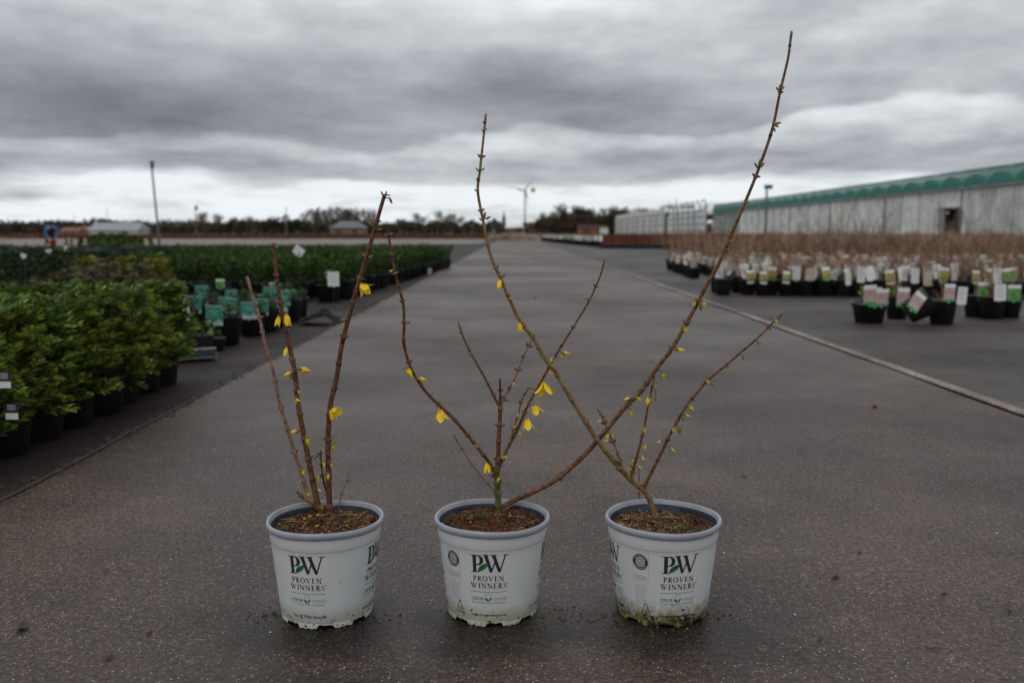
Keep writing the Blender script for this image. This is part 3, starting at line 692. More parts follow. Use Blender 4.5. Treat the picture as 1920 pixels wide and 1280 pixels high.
# --- buds and flowers (unit meshes, hanging along -Z from their base at the origin)
def mesh_of(mb, name, mats, smooth=True):
    o = mb.build(name, mats, None, smooth); me = o.data; bpy.data.objects.remove(o); return me
def bud_mesh(name, mat, fat=.30, seed=0):
    random.seed(seed); mb = MB(); n = 9
    prof = [(fat * .25 * (1), 0)] + [(fat * sin(pi * (i / n) ** .8) * .5 + .01, -i / n) for i in range(1, n)] + [(.012, -1.0)]
    def wob(ii, a, r, z): return r * (1 + .16 * sin(4 * a + z * 3)), z
    mb.lathe(prof, 12, 0, wob=wob)
    mb.lathe([(.05, .06), (fat * .42, -.02), (fat * .46, -.20), (fat * .50, -.34), (fat * .36, -.30)], 10, 1, wob=lambda ii, a, r, z: (r, z - (.10 * abs(sin(2 * a)) if ii == 3 else 0)))
    return mesh_of(mb, name, [mat, M['calyx']])
def petal(mb, az, open_, ln, wd, seedv, mi=0, curl=.3):
    nu, nv = 8, 5; n0 = len(mb.v)
    for i in range(nu + 1):
        t = i / nu
        rad = .035 + .10 * min(t * 3, 1) + open_ * ln * (t ** 1.35); z = -(t * ln) * (1 - .38 * open_ * t)
        wv = wd * (.30 + .70 * sin(pi * min(t * .93 + .05, 1) ** 1.15))
        if t > .9: wv *= .75
        for j in range(nv):
            s = (j / (nv - 1) - .5)
            tw = s * wv; cup = -abs(s) ** 2 * wv * curl
            a = az + .25 * t * sin(seedv)
            ox = (rad + cup) * cos(a) - tw * sin(a); oy = (rad + cup) * sin(a) + tw * cos(a)
            mb.v.append((ox, oy, z + .03 * sin(seedv * 5 + t * 6 + s * 4)))
    for i in range(nu):
        for j in range(nv - 1):
            a = n0 + i * nv + j; mb.f.append((a, a + 1, a + nv + 1, a + nv)); mb.m.append(mi)
def flower_mesh(name, opens, seed, wd=.52):
    random.seed(seed); mb = MB()
    for k, o_ in enumerate(opens): petal(mb, 2 * pi * k / len(opens) + U(-.2, .2), o_, U(.88, 1.0), wd * U(.9, 1.1), seed + k)
    mb.lathe([(.03, .10), (.075, .03), (.085, -.12), (.06, -.26)], 8, 1, wob=lambda ii, a, r, z: (r, z - (.08 * abs(sin(2 * a)) if ii == 3 else 0)))
    return mesh_of(mb, name, [M['petal'], M['calyx']])
FM = {'y': [bud_mesh('yellow_bud', M['budyel'], .36, 1), bud_mesh('yellow_bud', M['budyel'], .44, 2)],
      'g': [bud_mesh('green_bud', M['budgrn'], .40, 3), bud_mesh('green_bud', M['budgrn'], .34, 4)],
      'o': [flower_mesh('open_flower', [.52, .32, .60, .40], 5), flower_mesh('open_flower', [.32, .70, .42, .56], 8)],
      'c': [flower_mesh('closed_flower', [.10, .14, .08, .12], 6, .34), flower_mesh('closed_flower', [.16, .05, .2, .1], 9, .36)],
      'h': [bud_mesh('half_open_flower', M['petal'], .42, 7)]}
def bud(key, typ, px, py, ln=16, ang=None):
    """centre in picture units, ln length in picture units, ang: 0 = hanging, 90 = points right, -90 left, 180 up"""
    so, samples, pot, rad = STEMS[key]; s = nearest(samples, px, py); D = s[2].y
    c = at(px, py, D - .004); base = s[2]; L_ = ln * (.80 if typ == 'o' else 1.0) * D / FPX
    if ang is None:
        dx = px - s[0]; ang = max(-75, min(75, dx * 6.0)) + U(-10, 10)
    a = radians(ang); d = Vector((sin(a), U(-.35, .1), -cos(a))).normalized()
    p = c - d * L_ * .5
    me = random.choice(FM[typ]); nm = {'y': 'flower_bud', 'g': 'flower_bud', 'o': 'flower', 'c': 'flower', 'h': 'flower'}[typ]
    o = bpy.data.objects.new(nm, me); C.objects.link(o); o.parent = so
    loc = Vector((*POTS[pot]['c'], 0)); o.location = p - loc
    q = (-d).to_track_quat('Z', 'Y') @ Euler((0, 0, R() * 6.28)).to_quaternion(); o.rotation_euler = q.to_euler(); o.scale = (L_, L_, L_)
    if (p - base).length > .003:
        mb = MB(); mid = (p + base) * .5 + Vector((0, 0, .0012)); mb.tube([base - p, mid - p, Vector((0, 0, 0)) - Vector(d) * 0], [.0011, .0009, .0010], 6)
        mb.build('flower_stalk', M['calyx'], so, True, p - loc)
    if o.name.startswith('flower_bud') and typ == 'g': o['label'] = 'closed green flower bud'
random.seed(55)
for a in [('1b', 'c', 521, 603, 22, -6), ('1b', 'c', 539, 601, 28, 8), ('1b', 'c', 535, 660, 20, -12), ('1b', 'h', 571, 693, 24, 78), ('1b', 'h', 541, 701, 20, -65), ('1b', 'g', 547, 706, 14, 20),
          ('1b', 'y', 560, 735, 10, 30), ('1b', 'h', 558, 750, 13, 70), ('1b', 'y', 555, 754, 9, 0), ('1b', 'h', 552, 809, 18, -80), ('1b', 'h', 577, 826, 22, 6), ('1b', 'y', 599, 919, 11, 70), ('1b', 'y', 604, 951, 12, 15),
          ('1b', 'y', 519, 462, 6, 80), ('1b', 'y', 516, 530, 7, -30),
          ('1c', 'o', 685, 541, 34, 48), ('1c', 'o', 631, 772, 30, 62), ('1c', 'c', 622, 778, 22, 20), ('1c', 'g', 643, 600, 13, -80), ('1c', 'y', 627, 838, 16, 4), ('1c', 'g', 626, 826, 12, 70),
          ('1c', 'g', 733, 377, 13, 25), ('1c', 'g', 729, 366, 8, 80), ('1c', 'g', 716, 362, 9, 200), ('1c', 'g', 724, 362, 10, 170), ('1c', 'g', 694, 419, 13, 220), ('1c', 'g', 713, 430, 9, 95), ('1c', 'g', 682, 478, 11, 215), ('1c', 'g', 696, 481, 10, 140),
          ('1c', 'y', 621, 872, 10, 5), ('1c', 'y', 615, 893, 14, 0),
          ('1a', 'g', 470, 541, 11, 190), ('1a', 'g', 491, 594, 9, 110), ('1a', 'h', 569, 885, 15, -8), ('1a', 'y', 579, 927, 15, 5),
          ('1d', 'g', 592, 855, 11, -35), ('1d', 'g', 596, 849, 9, -80), ('1d', 'y', 607, 870, 13, 25), ('1d', 'y', 598, 894, 12, -20), ('1d', 'y', 615, 893, 15, 5), ('1d', 'y', 614, 931, 14, 0), ('1d', 'y', 599, 899, 13, -12), ('1d', 'g', 590, 860, 9, 0),
          ('2a', 'h', 767, 698, 24, 35), ('2a', 'h', 791, 711, 18, 85), ('2a', 'o', 826, 781, 34, 2), ('2a', 'g', 766, 604, 12, 100), ('2a', 'y', 751, 646, 10, -30), ('2a', 'g', 741, 512, 10, -80), ('2a', 'g', 809, 738, 9, 140), ('2a', 'y', 893, 836, 9, 60),
          ('2a', 'c', 914, 878, 26, 8), ('2a', 'y', 734, 508, 9, -70),
          ('2t', 'y', 935, 898, 14, -25), ('2t', 'g', 947, 905, 9, 90), ('2t', 'y', 942, 857, 11, 20), ('2t', 'g', 926, 886, 9, -60),
          ('2b', 'g', 881, 664, 9, -80), ('2b', 'g', 863, 613, 7, 60),
          ('2c', 'y', 963, 720, 10, 20), ('2c', 'g', 953, 751, 10, 60), ('2c', 'g', 1002, 629, 9, 170),
          ('2d', 'o', 1021, 731, 40, 3), ('2d', 'o', 1006, 769, 30, 25), ('2d', 'o', 990, 796, 32, 12), ('2d', 'h', 1035, 675, 15, -40), ('2d', 'h', 1061, 662, 16, 85), ('2d', 'y', 1053, 667, 12, 10), ('2d', 'h', 1034, 699, 14, -20),
          ('2d', 'g', 1100, 560, 9, -80), ('2d', 'g', 1107, 562, 8, 90), ('2d', 'y', 946.7, 857, 11, 50), ('2d', 'y', 974, 813, 12, 30),
          ('2e', 'g', 997, 727, 14, 80), ('2e', 'y', 971.5, 778, 12, -20), ('2e', 'y', 983, 760, 10, 40), ('2e', 'y', 965, 800, 9, -60),
          ('3a', 'c', 936, 534, 22, -10), ('3a', 'c', 975, 613, 20, 8), ('3a', 'g', 945, 515, 10, 160), ('3a', 'g', 909, 402, 13, 175), ('3a', 'g', 916, 408, 11, 120), ('3a', 'g', 901, 411, 10, 230), ('3a', 'g', 894, 317, 9, 215), ('3a', 'g', 906, 317, 8, 130),
          ('3a', 'g', 905, 245, 8, 215), ('3a', 'g', 911, 243, 8, 140), ('3a', 'g', 911, 218, 7, 180), ('3a', 'g', 892, 357, 8, 225), ('3a', 'y', 958, 560, 8, 130), ('3a', 'g', 1001, 628, 10, 180),
          ('2g', 'y', 1302, 570, 15, -12), ('2g', 'y', 1320, 570, 16, 12), ('2g', 'g', 1314, 577, 14, 6), ('2g', 'g', 1306, 560, 12, 200), ('2g', 'y', 1285, 619, 17, 16), ('2g', 'h', 1276, 656, 18, 85), ('2g', 'y', 1244, 704, 17, 4), ('2g', 'y', 1197, 748, 16, 60), ('2g', 'y', 1176, 748, 15, -75), ('2g', 'y', 1183, 774, 16, 0),
          ('2g', 'g', 1456, 236, 12, 60), ('2g', 'g', 1459, 231, 13, 100), ('2g', 'g', 1452, 243, 11, 20), ('2g', 'g', 1430, 309, 12, 140), ('2g', 'g', 1417, 309, 12, 215), ('2g', 'g', 1424, 304, 12, 175), ('2g', 'g', 1462, 163, 10, 185), ('2g', 'g', 1468, 165, 9, 140), ('2g', 'g', 1457, 166, 8, 225), ('2g', 'g', 1402, 379, 9, 110), ('2g', 'g', 1366, 439, 12, 190), ('2g', 'g', 1372, 452, 9, 110), ('2g', 'g', 1295, 602, 8, 100),
          ('2g', 'g', 1484, 64, 13, 180), ('2g', 'g', 1480, 92, 9, 200), ('2g', 'g', 1255, 648, 8, 200), ('2g', 'g', 1195, 729, 9, 200),
          ('3b', 'y', 1455, 602, 12, 20), ('3b', 'g', 1421, 642, 13, 5), ('3b', 'g', 1394, 671, 12, 10), ('3b', 'y', 1364, 693, 12, 12), ('3b', 'y', 1327, 716, 14, 40), ('3b', 'g', 1336, 721, 11, 45), ('3b', 'y', 1295, 765, 17, 45), ('3b', 'y', 1289, 779, 12, 70), ('3b', 'g', 1281, 786, 10, 30), ('3b', 'y', 1263.5, 806, 14, -10), ('3b', 'g', 1274, 806, 17, 5), ('3b', 'y', 1236.6, 828, 12, -75), ('3b', 'y', 1261, 843, 13, 55), ('3b', 'g', 1469, 587, 7, 150),
          ('3c', 'h', 1215, 751, 20, -8), ('3c', 'g', 1229, 734, 12, 10), ('3c', 'g', 1229, 748, 12, 5), ('3c', 'y', 1208, 807, 14, 10), ('3c', 'y', 1209, 838, 15, 20), ('3c', 'y', 1204.6, 859, 13, 60), ('3c', 'y', 1199, 875.5, 12, 75), ('3c', 'y', 1180, 878, 17, -6), ('3c', 'y', 1187, 863, 14, -5), ('3c', 'g', 1187, 897, 11, 10), ('3c', 'g', 1232, 716, 9, 60), ('3c', 'g', 1221, 722, 9, -40),
          ('3d', 'y', 1125, 790, 11, -85), ('3d', 'g', 1134, 782, 9, 20), ('3d', 'h', 1140, 816, 14, -30), ('3d', 'y', 1148, 817, 11, 40), ('3d', 'y', 1138, 826, 12, -70), ('3d', 'g', 1148.5, 843, 9, -80), ('3d', 'g', 1155, 857, 9, -70), ('3d', 'g', 1163, 866, 8, 60)]:
    bud(*a)

# ================================================================== background plants
random.seed(2024)
LM = {}
def lm(key, c, **k):
    LM[key] = pm(key, c, .55, .35, 30, rnd=k.pop('rnd', .18), spec=.25, transl=k.pop('transl', .15), **k); return LM[key]
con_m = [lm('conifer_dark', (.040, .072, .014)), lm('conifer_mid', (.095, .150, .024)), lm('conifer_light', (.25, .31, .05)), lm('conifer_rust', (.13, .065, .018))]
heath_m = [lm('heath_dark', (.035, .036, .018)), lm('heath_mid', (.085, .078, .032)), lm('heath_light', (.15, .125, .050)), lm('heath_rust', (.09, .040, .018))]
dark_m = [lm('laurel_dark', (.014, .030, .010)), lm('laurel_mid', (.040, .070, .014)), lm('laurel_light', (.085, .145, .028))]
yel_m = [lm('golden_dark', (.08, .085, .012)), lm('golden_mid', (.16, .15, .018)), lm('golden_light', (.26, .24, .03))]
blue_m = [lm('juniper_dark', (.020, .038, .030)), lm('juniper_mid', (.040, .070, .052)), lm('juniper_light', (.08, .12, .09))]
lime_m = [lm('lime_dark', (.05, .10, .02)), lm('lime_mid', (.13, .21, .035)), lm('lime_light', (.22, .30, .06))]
twig_m = [pm('twig_brown', (.145, .090, .062), .7, .4, 12, rnd=.2, spec=.2), pm('twig_tan', (.38, .25, .165), .7, .4, 12, rnd=.2, spec=.2), pm('twig_rust', (.15, .052, .028), .7, .4, 12, rnd=.2, spec=.2)]
def pot_mesh(parent, r=.092, h=.165, name='pot'):
    mb = MB()
    mb.lathe([(.001, .004), (r * .74, 0), (r * .93, h - .025), (r * .97, h - .022), (r, h - .002), (r * 1.03, h), (r * .97, h + .001), (r * .93, h - .02), (r * .90, h - .028), (.001, h - .022)], 20, 0)
    return mb.build(name, M['blackpot'], parent, True)
def spray(mb, o, d, up, ln, mats3, wd=.010):
    d = d.normalized(); sd = d.cross(up).normalized(); nn = sd.cross(d); n = 6
    for i in range(n):
        t = (i + .5) / n; p = o + d * ln * t + nn * ln * .22 * sin(t * 2.4) - Vector((0, 0, ln * .18 * t * t))
        w_ = ln * .48 * sin(pi * (t * .78 + .18)) + .004
        mi = mats3(t)
        for sg in (-1, 1):
            dd = (d * .75 + sd * sg + nn * U(-.25, .35)).normalized(); mb.leaf(p, dd, nn, w_, wd * U(.8, 1.3), mi, .25)
    mb.leaf(o + d * ln * .8 + nn * ln * .2 - Vector((0, 0, ln * .12)), d, nn, ln * .35, wd * 1.2, mats3(1), .2)
def conifer_foliage(parent, mats, h0=.13, h1=.44, rad=.145, ns=210, ln=(.05, .10), wd=.010, rust=.04, upb=.35):
    mb = MB()
    for _ in range(ns):
        t = R() ** .8; z = h0 + (h1 - h0 - .03) * t; a = R() * 6.283
        rr = rad * (1.05 - .55 * t ** 2.2) * U(.35, 1.0)
        d = Vector((cos(a), sin(a), U(-.1, .9) * upb * 2 + t * .8))
        o = Vector((cos(a) * rr * .75, sin(a) * rr * .75, z + rr * .2))
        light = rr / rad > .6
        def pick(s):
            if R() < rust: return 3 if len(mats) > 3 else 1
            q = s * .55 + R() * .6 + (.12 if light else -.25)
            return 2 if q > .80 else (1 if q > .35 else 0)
        spray(mb, o, d, Vector((U(-.4, .4), U(-.4, .4), 1)), U(*ln), pick, wd)
    return mb.build('foliage', mats, parent)
def leafy_foliage(parent, mats, h0=.14, h1=.43, rad=.14, nl=520, ln=(.022, .042), wd=.42, up=.9):
    mb = MB(); ns = 16
    sh = []
    for k in range(ns):
        a = R() * 6.283; r = rad * sqrt(R()); hh_ = h1 - U(0, .07) - .15 * (r / rad) ** 2 * (h1 - h0)
        sh.append((a, r, hh_))
    for _ in range(nl):
        a, r, hh_ = random.choice(sh); t = R() ** .75
        p = Vector((cos(a) * r * (.4 + .6 * t), sin(a) * r * (.4 + .6 * t), h0 + (hh_ - h0) * t)); b = R() * 6.283
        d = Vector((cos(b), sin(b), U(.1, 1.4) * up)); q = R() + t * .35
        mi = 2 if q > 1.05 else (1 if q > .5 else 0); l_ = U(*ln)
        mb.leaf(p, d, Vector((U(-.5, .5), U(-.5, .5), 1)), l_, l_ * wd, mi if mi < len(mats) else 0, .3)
    return mb.build('foliage', mats, parent)
def twig_stems(parent, h=.8, n=9, spread=.22, rad=.0035, mats=None, h0=.13, sub=3, name='stems'):
    mb = MB()
    for k in range(n):
        a = R() * 6.283; s = spread * U(.2, 1); hh_ = h * U(.65, 1.0); mi = random.choices(range(len(mats)), [3, 2.6, 1][:len(mats)])[0]
        b = Vector((U(-.02, .02), U(-.02, .02), h0)); t = Vector((cos(a) * s, sin(a) * s, hh_)); m = b.lerp(t, .5) + Vector((U(-.02, .02), U(-.02, .02), .02))
        mb.tube([b, m, t], [rad, rad * .75, rad * .3], 3, mi, False)
        for q in range(sub):
            u = U(.25, .9); p = b.lerp(t, u); d = Vector((cos(a + U(-2, 2)), sin(a + U(-2, 2)), U(.7, 2.0))).normalized() * h * U(.12, .3)
            mb.tube([p, p + d], [rad * .6, rad * .25], 3, mi, False)
    return mb.build(name, mats or twig_m, parent)

# --- the conifers in black pots in the left foreground
protos = []
for v in range(4):
    e = empty('potted_conifer', (0, 0, 0), 0, 'x', 'conifer', 'bushy green conifers in black pots on the left')
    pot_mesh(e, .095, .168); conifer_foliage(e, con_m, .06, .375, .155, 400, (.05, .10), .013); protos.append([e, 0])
def put(pl, loc, rz=None, s=1.0, label=None, group=None, tilt=None):
    p = random.choice(pl); o = place(p[0], p[1], loc, U(0, 6.28) if rz is None else rz, s, label, group, tilt); p[1] += 1; return o
ordn = ['first', 'second', 'third', 'fourth', 'fifth', 'sixth', 'seventh', 'eighth', 'ninth', 'tenth', 'eleventh', 'twelfth', 'thirteenth', 'fourteenth', 'fifteenth', 'sixteenth', 'seventeenth', 'eighteenth', 'nineteenth', 'twentieth']
first_conifers = []
_tens = {2: 'twenty', 3: 'thirty', 4: 'forty', 5: 'fifty'}
def ordw(n):
    if n < 20: return ordn[n]
    n += 1; a, b = divmod(n, 10)
    return _tens[a][:-1] + 'ieth' if b == 0 else _tens[a] + '-' + ordn[b - 1]
for j in range(8):
    D = 2.36 + .205 * j
    for i in range(8):
        x = -1.455 - .205 * i - .015 * (j % 2) - .004 * j
        if x < -(.565 * D + .22): break
        if i == 0: lb = '%s potted conifer from the near end of the row beside the road' % ordn[j]
        else: lb = 'green potted conifer, %s from the road in the %s row of the near block' % (ordw(i), ordw(j))
        o = put(protos, (x + U(-.012, .012), D + U(-.012, .012), -.008), s=U(.93, 1.05), label=lb)
        if i == 0: first_conifers.append(o)
# white lettered tag hanging low on the nearest conifer
tm_w = pm('tag_white', (.60, .60, .58), .4, .06, 20); tm_k = pm('tag_black', (.02, .02, .022), .4, .2, 20)
def small_tag(parent, p, w_, h_, mats, rz=0.0, rx=0.0, split=.4, name='plant_tag'):
    mb = MB(); mb.box((0, 0, 0), (w_, .0014, h_), 0); mb.box((0, -.0012, -h_ * .5 + h_ * split * .5), (w_ * .96, .0006, h_ * split), 1)
    for q in range(3): mb.box((0, -.0012, h_ * (.38 - .13 * q)), (w_ * .6, .0006, h_ * .035), 1)
    o = mb.build(name, mats, parent); o.location = p; o.rotation_euler = (rx, 0, rz); return o
c0 = min(first_conifers, key=lambda o: o.location.y)
for (px_, py_, DD) in ((22, 771, 2.33), (8, 712, 2.30)):
    g = at(px_, py_, DD); lp = c0.matrix_basis.inverted() @ g
    t_ = small_tag(c0, lp, .036, .044, [tm_k, tm_w]); t_.rotation_euler = (0, 0, -c0.rotation_euler.z)

# --- heath-like brownish plants behind them
protos = []
for v in range(3):
    e = empty('potted_heath_shrub', (0, 0, 0), 0, 'x', 'shrub', 'brownish green shrubs behind the conifers')
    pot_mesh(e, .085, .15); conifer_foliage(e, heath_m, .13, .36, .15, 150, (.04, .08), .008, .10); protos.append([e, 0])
for j in range(11):
    D = 4.25 + .27 * j
    for i in range(14):
        x = -1.95 - .10 * max(0, j - 1) - .27 * i
        if x < -(.565 * D + .25): break
        put(protos, (x + U(-.03, .03), D + U(-.03, .03), -.008), s=U(.9, 1.12), label='muted brownish shrub, %s from the right in the %s row behind the conifers' % (ordw(i), ordw(j)))

# --- taller dark plants at the left edge
protos = []
for v in range(2):
    e = empty('potted_dark_shrub', (0, 0, 0), 0, 'x', 'shrub', 'tall near-black shrubs at the left edge')
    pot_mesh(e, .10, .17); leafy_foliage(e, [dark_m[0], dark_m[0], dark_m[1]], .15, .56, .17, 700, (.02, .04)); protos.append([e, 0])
dk = ((8, 5.6), (35, 5.3), (62, 5.8), (78, 5.5), (98, 6.2), (122, 6.6), (-18, 5.9), (20, 6.4), (50, 6.7), (128, 7.3), (80, 7.1))
for (px_, D) in dk:
    x = (px_ - 960) / FPX * D
    put(protos, (x, D, -.008), s=U(.92, 1.05), label='tall near-black leafy shrub, %s from the left of those at the left edge' % ordw(sorted(q_[0] for q_ in dk).index(px_)))

# --- golden and blue-green low bands
protos = []
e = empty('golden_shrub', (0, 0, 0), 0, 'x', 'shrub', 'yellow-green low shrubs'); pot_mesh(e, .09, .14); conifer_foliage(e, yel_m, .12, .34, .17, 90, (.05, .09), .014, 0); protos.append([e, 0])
for j in range(7):
    D = 7.6 + .34 * j
    for i in range(13):
        x = -D * .39 - .30 * i
        if x < -D * .56: break
        put(protos, (x + U(-.04, .04), D + U(-.04, .04), -.008), s=U(.9, 1.12), label='yellow-green shrub, %s from the right in the %s row of the golden band' % (ordw(i), ordw(j)))
protos = []
e = empty('blue_green_shrub', (0, 0, 0), 0, 'x', 'shrub', 'blue-green low shrubs'); pot_mesh(e, .09, .14); conifer_foliage(e, blue_m, .12, .37, .20, 90, (.05, .10), .014, 0); protos.append([e, 0])
for j in range(10):
    D = 10.4 + .5 * j
    for i in range(14):
        x = -D * .385 - .42 * i
        if x < -D * .57: break
        put(protos, (x + U(-.06, .06), D + U(-.06, .06), -.008), s=U(.9, 1.12), label='blue-green shrub, %s from the right in the %s row of the bluish band' % (ordw(i), ordw(j)))
# --- small pillar conifers
protos = []
e = empty('pillar_conifer', (0, 0, 0), 0, 'x', 'conifer', 'dark pillar conifers in the middle of the left-hand beds'); pot_mesh(e, .12, .18); conifer_foliage(e, con_m[:3], .14, .86, .17, 200, (.06, .12), .018, 0, .7); protos.append([e, 0])
for (px_, D) in [(134, 19), (156, 19.2)] + [(174 + 8.2 * k, 18.6 + .5 * (k % 3)) for k in range(11)] + [(268, 19), (285, 18.7)]:
    x = (px_ - 960) / FPX * D; solo = px_ < 160 or px_ > 262
    lb = {134: 'thin dark pillar conifer standing alone, nearest the blue-jacketed worker', 156: 'thin dark pillar conifer alone just left of the pillar conifer block', 268: 'thin dark pillar conifer alone just right of the pillar conifer block', 285: 'thin dark pillar conifer alone close to the tall mast'}.get(px_, 'dark pillar conifer, %s from the left in the block before the white shed' % ordw(max(0, min(10, round((px_ - 174) / 8.2)))))
    put(protos, (x, D, -.008), s=(U(.56, .62) if solo else U(.60, .68)), label=lb)

# --- the dark green hedge-like block beside the road
protos = []
for v in range(4):
    e = empty('potted_evergreen', (0, 0, 0), 0, 'x', 'evergreen', 'dark green evergreens in the dense block left of the road')
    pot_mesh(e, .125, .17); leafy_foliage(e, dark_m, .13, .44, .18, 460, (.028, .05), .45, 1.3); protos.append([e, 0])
cnt = 0
for j in range(24):
    D = 8.4 + .35 * j
    xe = -1.68 + (D - 8.5) * .055
    for i in range(22):
        x = xe - .345 * i
        if x < -.415 * D: break
        if cnt >= 300: break
        cnt += 1
        s_ = U(.93, 1.05)
        lb = 'dark evergreen, %s from the road in the %s row of the hedge block' % (ordw(i), ordw(j))
        put(protos, (x + U(-.03, .03), D + U(-.04, .04), -.008), s=s_, label=lb)

# --- cards
def card_mat(name, colors, scale):
    m = bpy.data.materials.new(name); m.use_nodes = True; n = m.node_tree.nodes; l = m.node_tree.links; b = n['Principled BSDF']; b.inputs['Roughness'].default_value = .35
    co = n.new('ShaderNodeTexCoord'); v = n.new('ShaderNodeTexVoronoi'); v.inputs['Scale'].default_value = scale; l.new(co.outputs['Object'], v.inputs['Vector'])
    s_ = n.new('ShaderNodeSeparateColor'); l.new(v.outputs['Color'], s_.inputs[0]); r = n.new('ShaderNodeValToRGB'); r.color_ramp.interpolation = 'CONSTANT'
    el = r.color_ramp.elements; el[0].color = (*colors[0], 1); el[1].position = 1 / len(colors); el[1].color = (*colors[1], 1)
    for k in range(2, len(colors)): e_ = el.new(k / len(colors)); e_.color = (*colors[k], 1)
    l.new(s_.outputs[0], r.inputs[0]); l.new(r.outputs[0], b.inputs['Base Color']); return m
CM = {'tealedge': pm('card_pale_grey', (.36, .42, .40), .45, .1, 20), 'white': pm('card_white', (.68, .68, .66), .4, .06, 20), 'tan': pm('card_tan', (.40, .32, .25), .5, .1, 20), 'green': pm('card_green', (.03, .30, .09), .4, .1, 20), 'teal': pm('card_teal', (.030, .19, .14), .4, .25, 60),
      'yellowpic': card_mat('card_yellow_flower', [(.20, .22, .05), (.40, .34, .03), (.12, .16, .04), (.30, .20, .06), (.10, .08, .04)], 60), 'pinkpic': card_mat('card_pink_flower', [(.42, .32, .30), (.50, .20, .24), (.30, .32, .22), (.45, .40, .36)], 90), 'greenpic': card_mat('card_leaf', [(.10, .22, .05), (.16, .30, .08), (.07, .14, .04)], 60), 'print': pm('card_print', (.20, .20, .20), .5, .2, 40)}
def card(parent, p, w_, h_, typ, rz=0.0, rx=0.0, ry=0.0, name='plant_tag', nostake=True):
    mb = MB(); hw = w_ / 2
    mb.box((0, 0, 0), (w_, .0016, h_), 0)
    f = -.0022
    if typ == 'white':
        for k in range(6): mb.box((U(-.08, 0) * w_, f + .0009, h_ * (.36 - .13 * k)), (w_ * U(.5, .8), .0006, h_ * .025), 3)
    elif typ == 'tan': mb.box((0, f + .0009, 0), (w_ * .98, .0006, h_ * .98), 1)
    else:
        mb.box((0, f + .0009, h_ * (-.06 if typ != 'teal' else .08)), (w_ * .985, .0006, h_ * (.70 if typ != 'teal' else .76)), 1)
        if typ in ('pink', 'yelgreen', 'green'): mb.box((0, f + .0006, -h_ * .44), (w_ * .985, .0012, h_ * .115), 2)
        if typ == 'teal':
            for k in range(2): mb.box((0, f, h_ * (.22 - .14 * k)), (w_ * (.6 - .2 * k), .0006, h_ * .03), 0)
            for sg in (-1, 1): mb.box((sg * w_ * .28, f, -h_ * .26), (w_ * .16, .0006, h_ * .12), 0)
    mb.box((0, .002, -h_ * .5 - (.0 if nostake else .03)), (.008, .0016, .02 if nostake else .075), 0)
    mats = {'white': [CM['white'], CM['white'], CM['white'], CM['print']], 'tan': [CM['tan'], CM['tan'], CM['tan'], CM['print']], 'teal': [CM['tealedge'], CM['teal'], CM['teal']], 'yellow': [CM['white'], CM['yellowpic'], CM['green']],
            'yelgreen': [CM['white'], CM['yellowpic'], CM['green']], 'pink': [CM['white'], CM['pinkpic'], CM['green']], 'green': [CM['white'], CM['greenpic'], CM['green']]}[typ]
    o = mb.build(name, mats, parent); o.location = p; o.rotation_euler = (rx, ry, rz); return o

# teal-tagged potted shrubs at the roadside, between conifers and evergreens
e0 = empty('teal_tagged_shrub', (0, 0, 0), 0, 'x', 'potted shrub', 'shrubs in black pots with big teal tags')
pot_mesh(e0, .092, .155); leafy_foliage(e0, [dark_m[0], heath_m[0], dark_m[2]], .13, .27, .115, 170, (.02, .035)); card(e0, (0, -.110, .170), .100, .105, 'teal')
teal = [(420, 5.15, 'nearest the road corner'), (497, 5.85, ''), (519, 6.15, ''), (540, 6.5, ''), (557, 6.9, ''), (470, 5.6, ''), (452, 5.95, ''), (418, 6.3, ''), (446, 6.8, ''), (486, 6.5, ''), (512, 7.0, ''), (300, 5.35, ''), (317, 5.75, ''), (340, 5.6, ''), (366, 5.9, ''), (392, 6.7, ''), (378, 7.2, ''), (530, 7.5, '')]
used = 0
tl = ['black pot with the largest teal tag, nearest of the teal-tagged group', 'teal-tagged pot second in the slanting row by the road', 'teal-tagged pot in the middle of the slanting row by the road', 'teal-tagged pot one before the last of the slanting row', 'teal-tagged pot at the far end of the slanting row, beside the black plastic flap']
for k, (px_, D, _) in enumerate(teal):
    x = (px_ - 960) / FPX * D
    lb = tl[k] if k < 5 else 'smaller teal tag, %s from the left among those behind the front ones' % ordw(sorted(q[0] for q in teal[5:]).index(px_))
    place(e0, used, (x, D, -.008), U(-.45, .45), U(.86, 1.08), lb); used += 1
# lime leaf sprig plant, white card, toppled tag
e = empty('lime_leaf_shrub', (-1.835 - .02, 5.0, -.008), 0, 'small bright lime-green shrub spilling out beside the teal-tagged pot', 'shrub')
e.location = ((395 - 960) / FPX * 4.9, 4.9, -.008); pot_mesh(e, .07, .07); leafy_foliage(e, lime_m, .02, .17, .055, 80, (.02, .035), .6, .9)
e = empty('dark_leaved_shrub', ((362 - 960) / FPX * 4.6, 4.6, -.008), 0, 'dark low shrub with a white card, just beyond the last roadside conifer', 'shrub')
pot_mesh(e, .09, .12); leafy_foliage(e, [dark_m[0], con_m[1], dark_m[2]], .10, .22, .10, 160, (.02, .04), .6)
card(e, (-.048, -.05, .245), .080, .105, 'white', rz=.1)
e = empty('empty_tray', ((360 - 960) / FPX * 4.45, 4.45, -.008), .5, 'grey plastic tray lying on the ground cloth behind the last conifer', 'tray')
mb = MB(); mb.box((0, 0, .045), (.20, .012, .05), 0, Euler((.5, 0, 0)).to_matrix()); mb.box((0, .05, .02), (.20, .10, .010), 0); mb.box((-.10, .04, .03), (.008, .10, .04), 0); mb.box((.10, .04, .03), (.008, .10, .04), 0)
mb.build('tray_shell', pm('grey_tray', (.13, .13, .14), .4, .2, 10), e)
